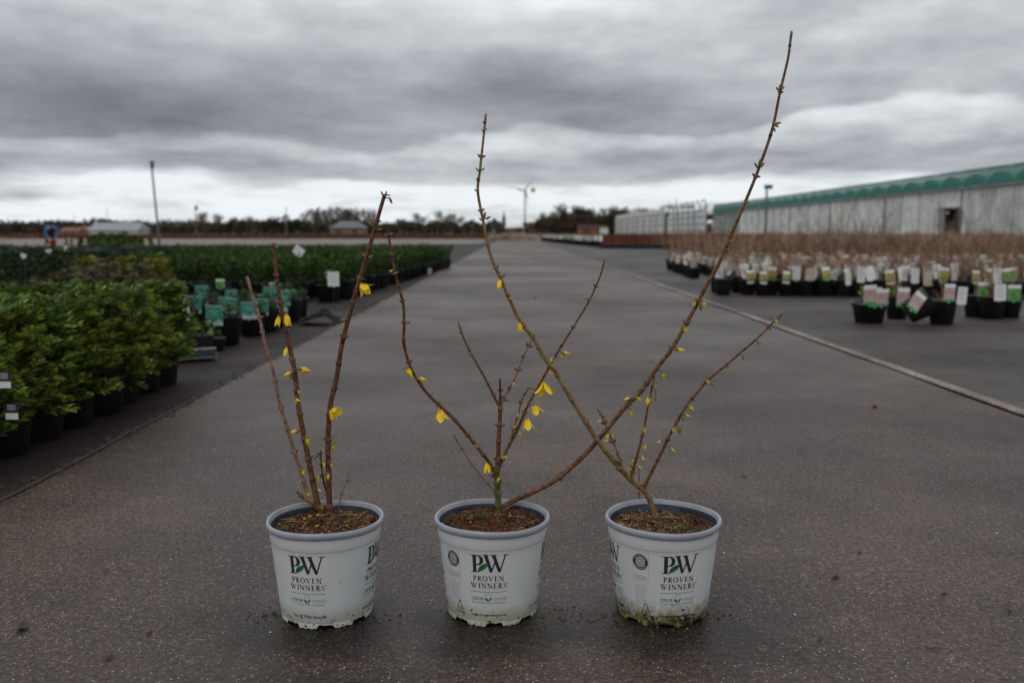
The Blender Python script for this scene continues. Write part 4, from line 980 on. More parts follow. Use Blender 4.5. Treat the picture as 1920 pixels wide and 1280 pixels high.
# tags standing in the evergreens
for k, (px_, py_, D, w_, h_, typ, lb) in enumerate([(765, 508, 13.4, .14, .17, 'white', 'large pale card at the roadside edge of the dark evergreens'), (727, 519, 11.2, .10, .14, 'green', 'lime green card in a black pot at the evergreen block edge'), (625, 523, 8.25, .10, .13, 'white', 'pale card low at the near end of the evergreen block'),
        (617, 517, 8.7, .08, .10, 'white', 'small tilted white tag above the near evergreens'), (560, 471, 9.4, .11, .09, 'white', 'crumpled white tag caught on top of the evergreens'), (801, 493, 15.2, .12, .20, 'white', 'white upright tag near the far end of the evergreens'),
        (801, 512, 14.0, .12, .16, 'white', 'white tag leaning at the road edge near the block\'s far end'), (44, 479, 5.1, .032, .020, 'white', 'small white tag lying on the tall dark shrubs'), (91, 470, 5.9, .036, .018, 'white', 'flat white tag on the dark shrubs below the worker'), (126, 467, 8.2, .05, .06, 'white', 'white upright tag left of the pillar conifers'),
        (512, 537, 7.6, .07, .06, 'green', 'small green and white tag rising behind the teal tags'), (413, 532, 6.9, .07, .07, 'green', 'green and white tag above the nearest teal-tagged pots')]):
    g = at(px_, py_, D); e = empty('nursery_tag', (g.x, g.y, -.008), 0, lb, 'plant tag')
    card(e, (0, 0, g.z + .008), w_, h_, typ, rz=U(-.3, .3), ry=(U(-.6, .6) if w_ < .13 and typ == 'white' else 0), name='tag_card')
    mb = MB(); mb.box((0, .006, (g.z - h_ * .5) * .5), (.005, .003, g.z - h_ * .5 + .01), 0); mb.build('stake', M['blackpot'], e)
# black plastic flap on the verge
e = empty('black_plastic_flap', ((602 - 960) / FPX * 6.35, 6.35, -.008), 0, 'crumpled black plastic pot lying flattened on the verge by the road', 'plastic')
mb = MB(); nx_, ny_ = 26, 14
for j in range(ny_ + 1):
    for i in range(nx_ + 1):
        x = (i / nx_ - .5) * .28; y = (j / ny_ - .5) * .26
        z = .110 * max(0, 1 - (x / .15) ** 2) * max(0, (.3 + .7 * cos(y * 9))) * (.75 + .5 * mnoise.noise(Vector((x * 12, y * 12, 3)))) + .004
        mb.v.append((x + .03 * y, y, max(.003, z)))
for j in range(ny_):
    for i in range(nx_):
        a = j * (nx_ + 1) + i; mb.f.append((a, a + 1, a + nx_ + 2, a + nx_ + 1)); mb.m.append(0)
o = mb.build('plastic_sheet', pm('matt_black_plastic', (.010, .010, .010), .85, .3, 9, spec=.12), e, True); sm = o.modifiers.new('s', 'SOLIDIFY'); sm.thickness = .002

# --- right: labelled pots of bare shrubs
def lab_proto(typ, tall=.5, white=False):
    e = empty('tagged_bare_shrub', (0, 0, 0), 0, 'x', 'potted shrub', 'black pots of bare shrubs with picture tags, right of the road')
    pot_mesh(e, .095, .165); twig_stems(e, tall, 20, .16, .0024, twig_m, .14, 3)
    if typ: card(e, (U(-.03, .03), -.098, U(.19, .235)), U(.072, .098), U(.12, .16), typ, rz=U(-.3, .3), rx=U(-.25, .1), ry=U(-.18, .18))
    if typ == 'white' and R() < .5: card(e, (U(-.05, .05), .02, U(.24, .27)), .06, .07, 'white', ry=U(-.4, .4), rz=U(-.5, .5))
    return [e, 0]
LPX = {k: [lab_proto(k, U(.30, .42)) for _ in range(3)] for k in ('white', 'yellow', 'pink', 'yelgreen', 'tan', 'green')}
LPX['none'] = [lab_proto(None, .46), lab_proto(None, .38)]
class _Pick:
    def __getitem__(s_, k): return random.choice(LPX[k])
LP = _Pick()
desc = {'white': 'white tag', 'yellow': 'yellow flower tag', 'pink': 'pink flower tag', 'yelgreen': 'lime tag', 'tan': 'tan tag', 'green': 'green leaf tag', 'none': 'no tag'}
front = ['white', 'none', 'yellow', 'yellow', 'yelgreen', 'yellow', 'white', 'tan', 'white', 'yelgreen', 'white', 'white', 'yelgreen', 'white', 'white', 'yellow', 'white', 'white', 'tan', 'yelgreen', 'white', 'none', 'yellow', 'white', 'green', 'yellow']
fx = [1352, 1356, 1407, 1430, 1450, 1473, 1494, 1510, 1525, 1545, 1562, 1580, 1592, 1606, 1628, 1655, 1690, 1706, 1743, 1765, 1785, 1803, 1833, 1862, 1892, 1918]
for k, (t, px_) in enumerate(zip(front, fx)):
    D = 9.35 - .0008 * (px_ - 1340) + (.35 if k == 0 else 0); x = (px_ - 960) / FPX * D
    p = LP[t]; nn_ = ordn[k] if k < 20 else {20: 'sixth from last', 21: 'fifth from last', 22: 'fourth from last', 23: 'third from last', 24: 'second from last', 25: 'last'}[k]
    place(p[0], p[1], (x, D + (0 if k % 2 else .10), -.008), U(-.2, .2), U(.95, 1.03) if k else 1.1, 'bare shrub with %s, %s from the left in the front row' % (desc[t], ordw(k))); p[1] += 1
keys = ['white', 'yellow', 'pink', 'yelgreen', 'tan', 'green', 'none']
cnt = 0
for j in range(1, 19):
    D = 9.35 + .42 * j; x0 = 2.22 + .025 * j if j > 3 else 2.35 + .1 * j
    if j in (4, 5): x0 = 2.62
    if j >= 8: x0 = 2.30 + .03 * j
    gap_ = .285 + .005 * j; i = 0
    while True:
        x = x0 + gap_ * i + U(-.03, .03); i += 1
        if x > .575 * D + .2: break
        if (j in (5, 6, 7)) and x < 3.0: continue
        wts = [3.4, 1.4, 1.6, .9, 1.6, .8, 5] if j < 8 else [4, .5, 2, .4, .8, .9, 3.5]
        t = random.choices(keys, wts)[0]; p = LP[t]; cnt += 1
        if cnt > 240: break
        place(p[0], p[1], (x, D + U(-.06, .06), -.008), U(-.35, .35), U(.9, 1.05), 'bare shrub with %s, %s from the left in the %s row' % (desc[t], ordw(i - 1), ordw(j))); p[1] += 1
# nearer loose group with the toppled pots
def solo(px_, D, label, tags, tall=.40, tilt=(0, 0), rz=0, r=.095, h=.165, green=False, z=-.008, bare=True):
    e = empty('tagged_pot', ((px_ - 960) / FPX * D, D, z), rz, label, 'potted plant', 'loose pots in front of the tagged block')
    e.rotation_euler = (tilt[0], tilt[1], rz); pot_mesh(e, r, h)
    if bare: twig_stems(e, tall, 9, .10, .0024, twig_m, .13, 2)
    if green: leafy_foliage(e, [con_m[1], con_m[2], lime_m[0]], .15, .26, .09, 90, (.02, .04), .6)
    for (dx, dz, w_, h_, ty, ry) in tags: card(e, (dx, -r - .004 - .003 * R(), dz), w_, h_, ty, ry=ry)
    return e
solo(1632, 6.45, 'sagging black pot at the left of the loose group, three overlapping pink flower tags', [(-.05, .225, .085, .135, 'pink', 0), (-.012, .205, .085, .135, 'pink', .03), (.036, .20, .085, .12, 'pink', .06)], r=.125, h=.150, green=True, tilt=(.10, -.05), bare=False)
solo(1684, 6.75, 'upright pot with one pink tag behind the toppled pot', [(0, .165, .088, .14, 'pink', .05)], green=True, r=.09)
e = solo(1703, 6.30, 'toppled dark pot lying on its side with a tilted pink flower tag', [], bare=False, tilt=(.35, .95), rz=.2, r=.105, h=.17, z=.070)
g = at(1719, 566, 6.08); mb = None; t_ = card(e, (0, 0, 0), .085, .135, 'pink'); t_.matrix_parent_inverse = Matrix.Identity(4)
bpy.context.view_layer.update()
t_.matrix_world = Matrix.Translation(g) @ Euler((-.15, radians(38), .1)).to_matrix().to_4x4()
solo(1769, 6.35, 'upright black pot with a pink tag and a white tag, rightmost of the toppled group', [(-.005, .225, .075, .12, 'pink', .03), (.082, .205, .065, .12, 'white', .06)], r=.100, tall=.34)
solo(1832, 6.9, 'black pot with a green leaf tag, left of the right-hand trio', [(0, .20, .085, .14, 'green', 0)], r=.095)
solo(1862, 6.75, 'black pot with a white tag, middle of the right-hand trio', [(0, .20, .085, .12, 'white', -.03)], r=.10)
solo(1893, 6.85, 'black pot with a green leaf tag, right of the right-hand trio', [(-.02, .19, .10, .12, 'green', 0)], r=.10)
# pots with white tags along the edge of the far rust bed
for k in range(34):
    t = k / 33; D = 70 - 30 * t ** .8; x = 2.4 + (3.9 - 2.4) * t + U(-.05, .05)
    p = LP['white' if k % 4 else 'green']; place(p[0], p[1], (x, D, -.008), U(-.3, .3), 1.7, 'pale-tagged pot, %s from the far end of the line by the rusty bed' % ordw(k)); p[1] += 1

# --- dry brown bare shrubs right of the tagged block
protos = []
for v in range(5):
    e = empty('bare_shrub', (0, 0, 0), 0, 'x', 'bare shrub', 'tall dry brown shrubs in front of the greenhouse')
    pot_mesh(e, .12, .18); twig_stems(e, [.78, .9, .84, 1.0, .72][v], 34, .26, .0055, [[twig_m[0], twig_m[1], twig_m[2]], [twig_m[1], twig_m[0], twig_m[2]]][v % 2], .15, 4); protos.append([e, 0])
cnt = 0
for j in range(18):
    D = 17.4 + .62 * j * (1 + .03 * j)
    i = 0
    while cnt < 290:
        x = 4.6 + .09 * j * 3 + .50 * i + U(-.15, .15); i += 1
        if x > .575 * D + .3: break
        cnt += 1
        put(protos, (x, D + U(-.15, .15), -.008), s=U(.50, .80) * (1.2 if R() < .05 else 1), label='dry leafless shrub, %s from the left in the %s row of the tall bed' % (ordw(i - 1), ordw(j)))
mb = MB()
for _ in range(5200):
    D = U(24, 42); x = U(5.2 + (D - 24) * .05, .62 * D); hh_ = U(.3, .62) + .25 * max(0, mnoise.noise(Vector((x * .3, D * .3, 2)))) + (.35 if R() < .02 else 0); p = Vector((x, D, 0)); t = p + Vector((U(-.18, .18), U(-.1, .1), hh_))
    mb.tube([p, t], [.014, .006], 3, random.choice((0, 1, 1, 2)), False)
tag(mb.build('far_twiggy_bed', twig_m), 'far mass of tan leafless shrubs in front of the greenhouse wall', 'shrub bed', kind='stuff')

protos = []
for v in range(3):
    e = empty('wispy_shrub', (0, 0, 0), 0, 'x', 'bare shrub', 'scattered taller wispy shrubs')
    pot_mesh(e, .12, .18); twig_stems(e, 1.0, 6, .22, .0042, [twig_m[0], twig_m[1]], .15, 4); protos.append([e, 0])
ws = []
for k in range(24):
    D = U(18, 30); ws.append((U(6.5 + (D - 18) * .2, .55 * D), D))
ws.sort(key=lambda q_: q_[0] / q_[1])
for k, (x, D) in enumerate(ws):
    put(protos, (x, D, -.008), s=U(.95, 1.4), label='taller wispy bare shrub against the greenhouse wall, %s from the left of those' % ordw(k))
# --- far rusty beds
def bed(name, label, quad, h, n, mats, s=.12):
    mb = MB(); (ax, ay), (bx, by), (cx_, cy_), (dx_, dy_) = quad
    for _ in range(n):
        u, v = R(), R(); x = (ax * (1 - u) + bx * u) * (1 - v) + (dx_ * (1 - u) + cx_ * u) * v; y = (ay * (1 - u) + by * u) * (1 - v) + (dy_ * (1 - u) + cy_ * u) * v
        hh_ = h * U(.6, 1.05); b = R() * 6.28; c = Vector((x, y, hh_ * U(.35, 1))); 
        mb.leaf(c - Vector((0, 0, hh_ * .3)), Vector((cos(b) * .5, sin(b) * .5, 1)), Vector((U(-1, 1), U(-1, 1), .3)), s * U(1.2, 2.4), s, random.choices(range(len(mats)), [3, 2, 1][:len(mats)])[0], .2)
    return tag(mb.build(name, mats), label, 'plant bed', kind='stuff')
rust_m = [pm('rust_leaf', (.115, .040, .022), .8, .4, 3, spec=.1), pm('rust_brown', (.075, .036, .022), .8, .4, 3, spec=.1), pm('rust_orange', (.20, .085, .040), .8, .4, 3, spec=.1)]
bed('rusty_bed', 'long bed of rust-red low shrubs between the road and the greenhouse', [(3.9, 37), (11.5, 32.5), (24, 100), (2.4, 84)], .74, 34000, rust_m, .05)
bed('rusty_bed', 'distant rust-brown hedge band behind the left-hand beds', [(-66, 76), (-2.5, 92), (-3, 120), (-84, 112)], .50, 26000, rust_m, .11)
mb = MB()
for k in range(70):
    t = k / 69; x = 3.6 + 7.8 * t; y = 37.2 - 4.7 * t - .3
    mb.lathe([(.1, 0), (.13, .16)], 8, 0, c=(x, y))
tag(mb.build('dark_pot_edge', M['blackpot']), 'dark line of pots edging the rusty bed', 'pots', kind='stuff')

# ================================================================== structures and distance
random.seed(99)
def bm_(name, c, rough=.6, **k): return pm(name, c, rough, k.pop('var', .15), k.pop('scale', .8), **k)
wall_shades = [bm_('film_light', (.54, .555, .53), .5, scale=1.3, var=.22), bm_('film_mid', (.46, .475, .45), .5, scale=1.3, var=.3), bm_('film_dark', (.22, .23, .22), .5, scale=1.3, var=.3), bm_('film_pale', (.60, .61, .585), .5, scale=1.3, var=.25)]
steel = bm_('galvanised_frame', (.14, .15, .15), .5); dark_open = bm_('shed_interior', (.045, .047, .045), .7)
net = bm_('green_netting', (.018, .165, .125), .7, alpha=.86, scale=2.); net_d = bm_('green_netting_fold', (.014, .125, .095), .7, scale=2.)
film_roof = bm_('roof_film', (.30, .34, .33), .35)
GX = 25.0
def greenhouse():
    e = empty('greenhouse', (GX, 46, 0), 0, 'long plastic-walled greenhouse with green netting along its arched eaves', 'greenhouse')
    y0, y1, ev, top, sp_ = 38.0, 114.0, 3.05, 4.0, 2.62
    rel = lambda x, y, z: (x - GX, y - 46, z)
    n = int((y1 - y0) / sp_)
    for k in range(n):
        a = y1 - sp_ * (k + 1); b = y1 - sp_ * k
        mi = random.choice((0, 0, 1, 3)) if b < 102 else 2
        if 43 < a < 50.5: mi = 1
        if 50.2 < a < 53.2: continue
        mb = MB(); nn = 12
        for q in range(nn):
            u0 = a + (b - a) * q / nn; u1 = a + (b - a) * (q + 1) / nn; bx = .03 if q % 2 else -.03
            mb.poly([rel(GX - bx, u0, .25), rel(GX + bx, u1, .25), rel(GX + bx, u1, ev), rel(GX - bx, u0, ev)])
        mb.box(rel(GX + .02, (a + b) / 2, .125), (.10, b - a, .25))
        mb.build('wall_panel', wall_shades[mi], e)
    # panel over the doorway and the door itself
    ys = [y1 - sp_ * k for k in range(n + 1)]; da = [y for y in ys if 50.2 < y < 53.2]
    for a in da:
        mb = MB(); mb.box(rel(GX + .02, a + sp_ / 2, (2.0 + ev) / 2), (.05, sp_, ev - 2.0)); mb.build('wall_panel', wall_shades[3], e)
        mb = MB(); mb.box(rel(GX + .6, a + sp_ / 2, 1.0), (.05, sp_, 2.0)); mb.build('door_recess', dark_open, e)
        mb = MB(); mb.box(rel(GX - .03, a + sp_ * .86, 1.0), (.05, sp_ * .26, 2.0)); mb.box(rel(GX - .06, a + sp_ / 2, 2.03), (.06, sp_, .08)); mb.build('sliding_door', wall_shades[2], e)
    for k in range(n + 1):
        y = y1 - sp_ * k; mb = MB(); mb.box(rel(GX - .07, y, ev / 2), (.06, .06 + .03 * (k % 4 == 0), ev)); mb.build('post', wall_shades[2] if k % 4 == 0 else wall_shades[1], e)
        # hoop above the eaves, in front of its gable film
    for k in range(n):
        a = y1 - sp_ * (k + 1); c = a + sp_ / 2; N_ = 14
        arc = [(c - cos(pi * q / N_) * sp_ * .46, ev + .05 + sin(pi * q / N_) * .62) for q in range(N_ + 1)]
        mb = MB(); mb.tube([rel(GX - .05, y, z) for y, z in arc], .045, 6); mb.build('hoop', steel, e)
        mb = MB(); mb.poly([rel(GX - .02, y, z) for y, z in arc]); mb.build('gable_netting', net_d, e)
        mb = MB()
        for q in range(N_):
            (ya, za), (yb, zb) = arc[q], arc[q + 1]; mb.poly([rel(GX, ya, za), rel(GX, yb, zb), rel(GX + 38, yb, zb), rel(GX + 38, ya, za)])
        mb.build('roof', film_roof, e, True)
    mb = MB(); mb.box(rel(GX - .10, (y0 + y1) / 2, ev + .02), (.16, y1 - y0, .10)); mb.build('gutter', wall_shades[2], e)
    mb = MB(); m = int((y1 - y0) / .5)
    for q in range(m + 1):
        y = y0 + (y1 - y0) * q / m
        for r_ in range(4):
            u = r_ / 3; z = ev + .10 + (top - ev - .10) * u + (.04 * sin(y * 2.4) if r_ == 3 else .0); x = GX - .16 + .20 * u ** 2 + .05 * mnoise.noise(Vector((y, u * 3, 0)))
            mb.v.append(rel(x, y, z))
    for q in range(m):
        for r_ in range(3):
            a = q * 4 + r_; mb.f.append((a, a + 1, a + 5, a + 4)); mb.m.append(0)
    mb.build('green_netting', net, e, True)
    mb = MB(); mb.box(rel(GX - .02, (y0 + y1) / 2, top), (.06, y1 - y0, .05)); mb.build('ridge_rail', net_d, e)
    mb = MB(); mb.box(rel(GX + 19, y1, ev / 2), (38, .05, ev)); mb.build('end_wall', wall_shades[2], e)
greenhouse()
def hoop_house():
    y0, y1, ev, sp_ = 118.0, 222.0, 3.6, 4.0
    e = empty('hoop_greenhouse', (GX, y1, 0), 0, 'pale distant greenhouse with a row of white hoops and bare frames on top', 'greenhouse')
    rel = lambda x, y, z: (x - GX, y - y1, z)
    n = int((y1 - y0) / sp_); whitem = bm_('white_film', (.50, .51, .52), .4)
    for k in range(n):
        a = y0 + sp_ * k; b = a + sp_
        bare = a < 150
        mb = MB(); mb.box(rel(GX, (a + b) / 2, ev / 2), (.05, sp_ * .98, ev)); mb.build('wall_panel', whitem if k % 3 else wall_shades[3], e)
        N_ = 12; arc = [((a + b) / 2 - cos(pi * q / N_) * sp_ * .48, ev + sin(pi * q / N_) * (1.25 if bare else 1.0)) for q in range(N_ + 1)]
        mb = MB(); mb.tube([rel(GX - .05, y, z) for y, z in (arc if not bare else arc[:int(N_ * U(.5, 1)) + 1])], .085 if bare else .05, 5); mb.build('hoop', steel if bare else whitem, e)
        if not bare:
            mb = MB(); mb.poly([rel(GX + .03, y, z) for y, z in arc])
            for q in range(N_):
                (ya, za), (yb, zb) = arc[q], arc[q + 1]; mb.poly([rel(GX + .04, ya, za), rel(GX + .04, yb, zb), rel(GX + 30, yb, zb), rel(GX + 30, ya, za)])
            mb.build('roof', whitem, e)
    mb = MB()
    for zz in (.9, 1.8, 2.7, 3.55): mb.box(rel(GX - .06, (y0 + y1) / 2, zz), (.05, y1 - y0, .10))
    for k in range(0, n + 1, 2): mb.box(rel(GX - .07, y0 + sp_ * k, ev / 2), (.08, .14, ev))
    mb.build('frame', steel, e)
hoop_house()

def pole(name, px_, ytop, D, rad, label, head=None, lean=0.0, cat='pole', mat=None):
    top = at(px_, ytop, D); h = top.z; x = top.x
    e = empty(name, (x + lean, D, -.01), 0, label, cat)
    mb = MB(); mb.tube([(0, 0, 0), (-lean, 0, h)], [rad, rad * .7], 8); mb.build('shaft', mat or bm_('pole_grey', (.09, .10, .105), .5), e)
    if head: mb = MB(); mb.box((-lean + head[0] * .2, 0, h), (head[0], head[0] * .7, head[1])); mb.build('lamp_head', bm_('lamp_head_grey', (.06, .065, .07), .5), e)
    return e
pole('mast', 284, 308, 40, .055, 'tall slightly leaning grey mast with a small head, standing on the left', (.14, .30), .20, 'mast')
pole('lamp_post', 1438, 350, 38, .06, 'thin dark lamp post in front of the green-netted greenhouse', (.30, .16), 0, 'lamp post')
pole('utility_pole', 139, 402, 150, .06, 'faint thin pole above the treeline left of the white shed', None, 0)
pole('utility_pole', 200, 388, 190, .06, 'faint thin pole right above the white shed', None, 0)
pole('utility_pole', 367, 390, 190, .09, 'thin pole just left of the lone bare tree', (.5, .9), 0)
pole('utility_pole', 536, 388, 210, .10, 'thin pole rising out of the dark bushes left of the wide bare trees', None, 0)
pole('utility_pole', 619, 385, 200, .12, 'pole standing in front of the wide bare trees', None, 0)
pole('wooden_post', 297, 437, 24, .045, 'short dark post standing among the shrubs below the tall mast', None, 0, 'post')
pole('gate_post', 1249, 402, 116, .22, 'dark post in front of the pale greenhouse wall', (.5, .5), 0, 'post')
for k, px_ in enumerate((1268, 1290, 1312)):
    pole('bare_pole', px_, 372 + 6 * k, 124, .07, '%s thin pole from the left above the bare frames of the pale greenhouse' % ordn[k], None, U(-.5, .5))

# wind turbine
e = empty('wind_turbine', ((984 - 960) / FPX * 620, 620, 0), 0, 'white wind turbine rising behind the road end', 'wind turbine')
tw = bm_('turbine_white', (.50, .51, .52), .4); hub = at(984, 357, 620)
mb = MB(); mb.tube([(0, 0, 0), (0, 0, hub.z)], [.85, .5], 14); mb.build('tower', tw, e)
mb = MB(); mb.box((0, 1.0, hub.z), (1.7, 4.6, 1.8)); mb.build('nacelle', tw, e)
mb = MB(); mb.lathe([(.02, 1.0), (.7, .6), (.95, 0)], 12); o = mb.build('hub', tw, e, True); o.location = (0, -1.6, hub.z); o.rotation_euler = (pi / 2, 0, 0)
for ang in (168, 54, 285):
    a = radians(ang); d = Vector((cos(a), 0, sin(a))); s_ = Vector((-sin(a), 0, cos(a))); Lb = 12.6; mb = MB(); rows = []
    for q in range(9):
        t = q / 8; w_ = (.5 + 1.0 * sin(pi * min(1, t * 1.6 + .12))) * (1 - .65 * t); c = d * Lb * t
        rows.append([c - s_ * w_ * .35 + Vector((0, .12, 0)), c + Vector((0, -.22 * (1 - t) - .03, 0)), c + s_ * w_ * .65 + Vector((0, .1, 0)), c + Vector((0, .3 * (1 - t) + .03, 0))])
    for q in range(8):
        for r_ in range(4): mb.poly([rows[q][r_], rows[q][(r_ + 1) % 4], rows[q + 1][(r_ + 1) % 4], rows[q + 1][r_]])
    mb.poly(rows[-1]); o = mb.build('blade', tw, e); o.location = (0, -2.0, hub.z)
# orange ball marker
e = empty('ball_marker', ((999 - 960) / FPX * 60, 60, 0), 0, 'small orange-yellow ball held up beside the wind turbine', 'ball')
g = at(999, 356, 60); bz = g.z
mb = MB(); mb.lathe([(.005, .16)] + [(.16 * sin(pi * q / 10), .16 * cos(pi * q / 10)) for q in range(1, 10)] + [(.005, -.16)], 16); mb.build('ball', bm_('ball_orange', (.55, .30, .06), .5), e, True).location = (0, 0, bz)
mb = MB(); mb.tube([(0, 0, 0), (0, 0, bz - .1)], .004, 5); mb.build('line', bm_('pale_line', (.6, .6, .6), .5), e)
# church spire
e = empty('church_spire', ((945 - 960) / FPX * 700, 700, 0), 0, 'grey church tower with a pointed spire on the horizon above the soil heap', 'church')
st = bm_('church_stone', (.16, .15, .15), .8); h = at(945, 412, 700).z; h2 = at(945, 393, 700).z
mb = MB(); mb.box((0, 0, h / 2), (2.8, 2.8, h)); mb.build('tower', st, e)
mb = MB(); mb.lathe([(1.8, h), (.6, h + (h2 - h) * .5), (.05, h2)], 4); mb.build('spire', bm_('slate', (.09, .10, .11), .6), e)
mb = MB(); mb.box((8, 3, 2.2), (12, 7, 4.4)); mb.build('nave', st, e)

def house(name, px0, px1, ytop, D, eave, wallc, roofc, label, cat='house', hip=False):
    x0 = (px0 - 960) / FPX * D; x1 = (px1 - 960) / FPX * D; H_ = at(0, ytop, D).z; wd = x1 - x0; dp = max(6, wd * .5)
    e = empty(name, ((x0 + x1) / 2, D, -.01), 0, label, cat); ev = H_ * eave
    mb = MB(); mb.box((0, dp / 2, ev / 2), (wd, dp, ev)); wl = mb.build('wall', bm_(name + '_wall', wallc, .8), e)
    mb = MB(); ov = .3
    A = [(-wd / 2 - ov, -ov, ev), (wd / 2 + ov, -ov, ev), (wd / 2 + ov, dp + ov, ev), (-wd / 2 - ov, dp + ov, ev)]; rx = wd * (.5 if not hip else .28)
    r0, r1 = (-rx, dp / 2, H_), (rx, dp / 2, H_)
    mb.poly([A[0], A[1], r1, r0]); mb.poly([A[2], A[3], r0, r1]); mb.poly([A[1], A[2], r1]); mb.poly([A[3], A[0], r0]); mb.poly(A[::-1])
    mb.build('roof', bm_(name + '_roof', roofc, .7), e)
    nw = max(2, int(wd / 4))
    for k in range(nw):
        if k == nw // 2: mb = MB(); mb.box((-wd / 2 + wd * (k + .5) / nw, -.03, min(1.05, ev * .4)), (1.0, .06, min(2.1, ev * .8))); mb.build('door', dark_open, e)
        else: mb = MB(); mb.box((-wd / 2 + wd * (k + .5) / nw, -.03, ev * .55), (1.1, .06, ev * .35)); mb.build('window', dark_open, e)
    return e
house('white_shed', 172, 262, 417, 175, .42, (.40, .41, .40), (.24, .25, .26), 'white low shed with a pale gabled roof behind the pillar conifers', 'shed')
house('farmhouse', 622, 682, 414, 190, .52, (.17, .11, .075), (.11, .115, .135), 'brown house with a grey roof in front of the wide bare trees', hip=True)
house('red_house', 118, 152, 426, 260, .5, (.24, .12, .09), (.16, .055, .04), 'small red-roofed house just right of the worker')
house('red_house', 152, 178, 424, 270, .5, (.22, .13, .10), (.17, .06, .045), 'small red-roofed house touching the left end of the white shed')
house('brick_hut', 1087, 1136, 423, 150, .93, (.22, .075, .05), (.10, .06, .05), 'low flat red-brick hut left of the pale greenhouse', 'hut')
e = empty('white_container', ((1131 - 960) / FPX * 143, 143, 0), 0, 'small white container box standing beside the brick hut', 'container')
mb = MB(); mb.box((0, 0, .65), (1.15, 1.4, 1.3)); mb.build('box_body', bm_('container_white', (.62, .63, .62), .5), e)
mb = MB(); mb.box((0, 0, 1.34), (1.25, 1.5, .08)); mb.build('lid', bm_('container_lid', (.45, .46, .46), .5), e)

# soil heap at the road end
mb = MB(); nx_, ny_ = 60, 24
for j in range(ny_ + 1):
    for i in range(nx_ + 1):
        x = (i / nx_ - .5) * 4.6; y = (j / ny_ - .5) * 4; f = max(0, 1 - (x / 2.3) ** 2) * max(0, 1 - (y / 2) ** 2)
        mb.v.append((x, y, .62 * f ** .8 * (1 + .3 * mnoise.noise(Vector((x * 1.3, y, 5)))) + .05 * f * mnoise.noise(Vector((x * 6, y * 6, 0)))))
for j in range(ny_):
    for i in range(nx_):
        a = j * (nx_ + 1) + i; mb.f.append((a, a + 1, a + nx_ + 2, a + nx_ + 1)); mb.m.append(0)
o = mb.build('soil_heap', pm('heap_soil', (.075, .042, .028), .9, .5, 1.2, c2=(.17, .105, .065)), None, True, (-.05, 74, -.01)); tag(o, 'low brown soil heap lying across the far end of the road', 'soil heap')

# ------------------------------------------------------------------ the bending worker
def skinned(name, parent, mat, V_, E_, Rr, root_i=0, lv=2):
    me = bpy.data.meshes.new(name); me.from_pydata(V_, E_, []); me.materials.append(mat)
    o = bpy.data.objects.new(name, me); C.objects.link(o); o.parent = parent
    sm_ = o.modifiers.new('skin', 'SKIN'); sm_.use_smooth_shade = True
    for k, r_ in enumerate(Rr): me.skin_vertices[0].data[k].radius = (r_, r_); me.skin_vertices[0].data[k].use_root = (k == root_i)
    ss = o.modifiers.new('sub', 'SUBSURF'); ss.levels = lv; ss.render_levels = lv
    return o
e = empty('person', ((99 - 960) / FPX * 41, 41, -.01), radians(35), 'person in a blue jacket bending over the beds, far left', 'person')
skin_m = pm('skin', (.45, .26, .18), .6, .1, 10); jk = pm('blue_jacket', (.035, .12, .27), .7, .2, 12); tr_ = pm('dark_trousers', (.02, .022, .035), .8, .2, 12)
Vb = [(0, 0, .70), (0, -.20, .79), (0, -.42, .83), (0, -.55, .81), (0, -.66, .78), (0, -.72, .72)]; Eb = [(0, 1), (1, 2), (2, 3), (3, 4), (4, 5)]; Rb = [.13, .13, .13, .055, .095, .07]
for sg in (-1, 1):
    n_ = len(Vb); Vb += [(sg * .18, -.43, .80), (sg * .22, -.44, .60), (sg * .15, -.56, .38), (sg * .13, -.60, .31)]; Eb += [(2, n_), (n_, n_ + 1), (n_ + 1, n_ + 2), (n_ + 2, n_ + 3)]; Rb += [.06, .042, .028, .032]
    m_ = len(Vb)
    for q, (fx_, fl) in enumerate(((-.028, .08), (-.010, .09), (.010, .085), (.026, .07), (.04, .045))):
        Vb.append((sg * .12 + fx_, -.61 - .02 * (q == 4), .31 - fl)); Eb.append((n_ + 3, len(Vb) - 1)); Rb.append(.009)
    n_ = len(Vb); Vb += [(sg * .10, 0, .64), (sg * .14, -.12, .40), (sg * .13, .03, .10), (sg * .14, -.14, .04)]; Eb += [(0, n_), (n_, n_ + 1), (n_ + 1, n_ + 2), (n_ + 2, n_ + 3)]; Rb += [.085, .06, .042, .04]
skinned('body', e, skin_m, Vb, Eb, Rb)
skinned('jacket', e, jk, [(0, .04, .72), (0, -.20, .81), (0, -.43, .85), (0, -.50, .83), (-.19, -.43, .82), (-.23, -.44, .60), (-.16, -.55, .41), (.19, -.43, .82), (.23, -.44, .60), (.16, -.55, .41)], [(0, 1), (1, 2), (2, 3), (2, 4), (4, 5), (5, 6), (2, 7), (7, 8), (8, 9)], [.165, .165, .165, .09, .085, .065, .048, .085, .065, .048])
skinned('trousers', e, tr_, [(0, .02, .69), (-.10, 0, .62), (-.14, -.12, .40), (-.13, .03, .12), (.10, 0, .62), (.14, -.12, .40), (.13, .03, .12)], [(0, 1), (1, 2), (2, 3), (0, 4), (4, 5), (5, 6)], [.15, .105, .08, .06, .105, .08, .06])
mb = MB(); mb.lathe([(.104, -.02), (.106, .02), (.09, .07), (.05, .10), (.002, .11)], 14); o = mb.build('hair', pm('dark_hair', (.03, .02, .015), .8, .2, 30), e, True); o.location = (0, -.66, .80); o.rotation_euler = (.9, 0, 0)
e = empty('bucket', ((104 - 960) / FPX * 39, 39, -.01), 0, 'small orange bucket standing by the bending worker', 'bucket')
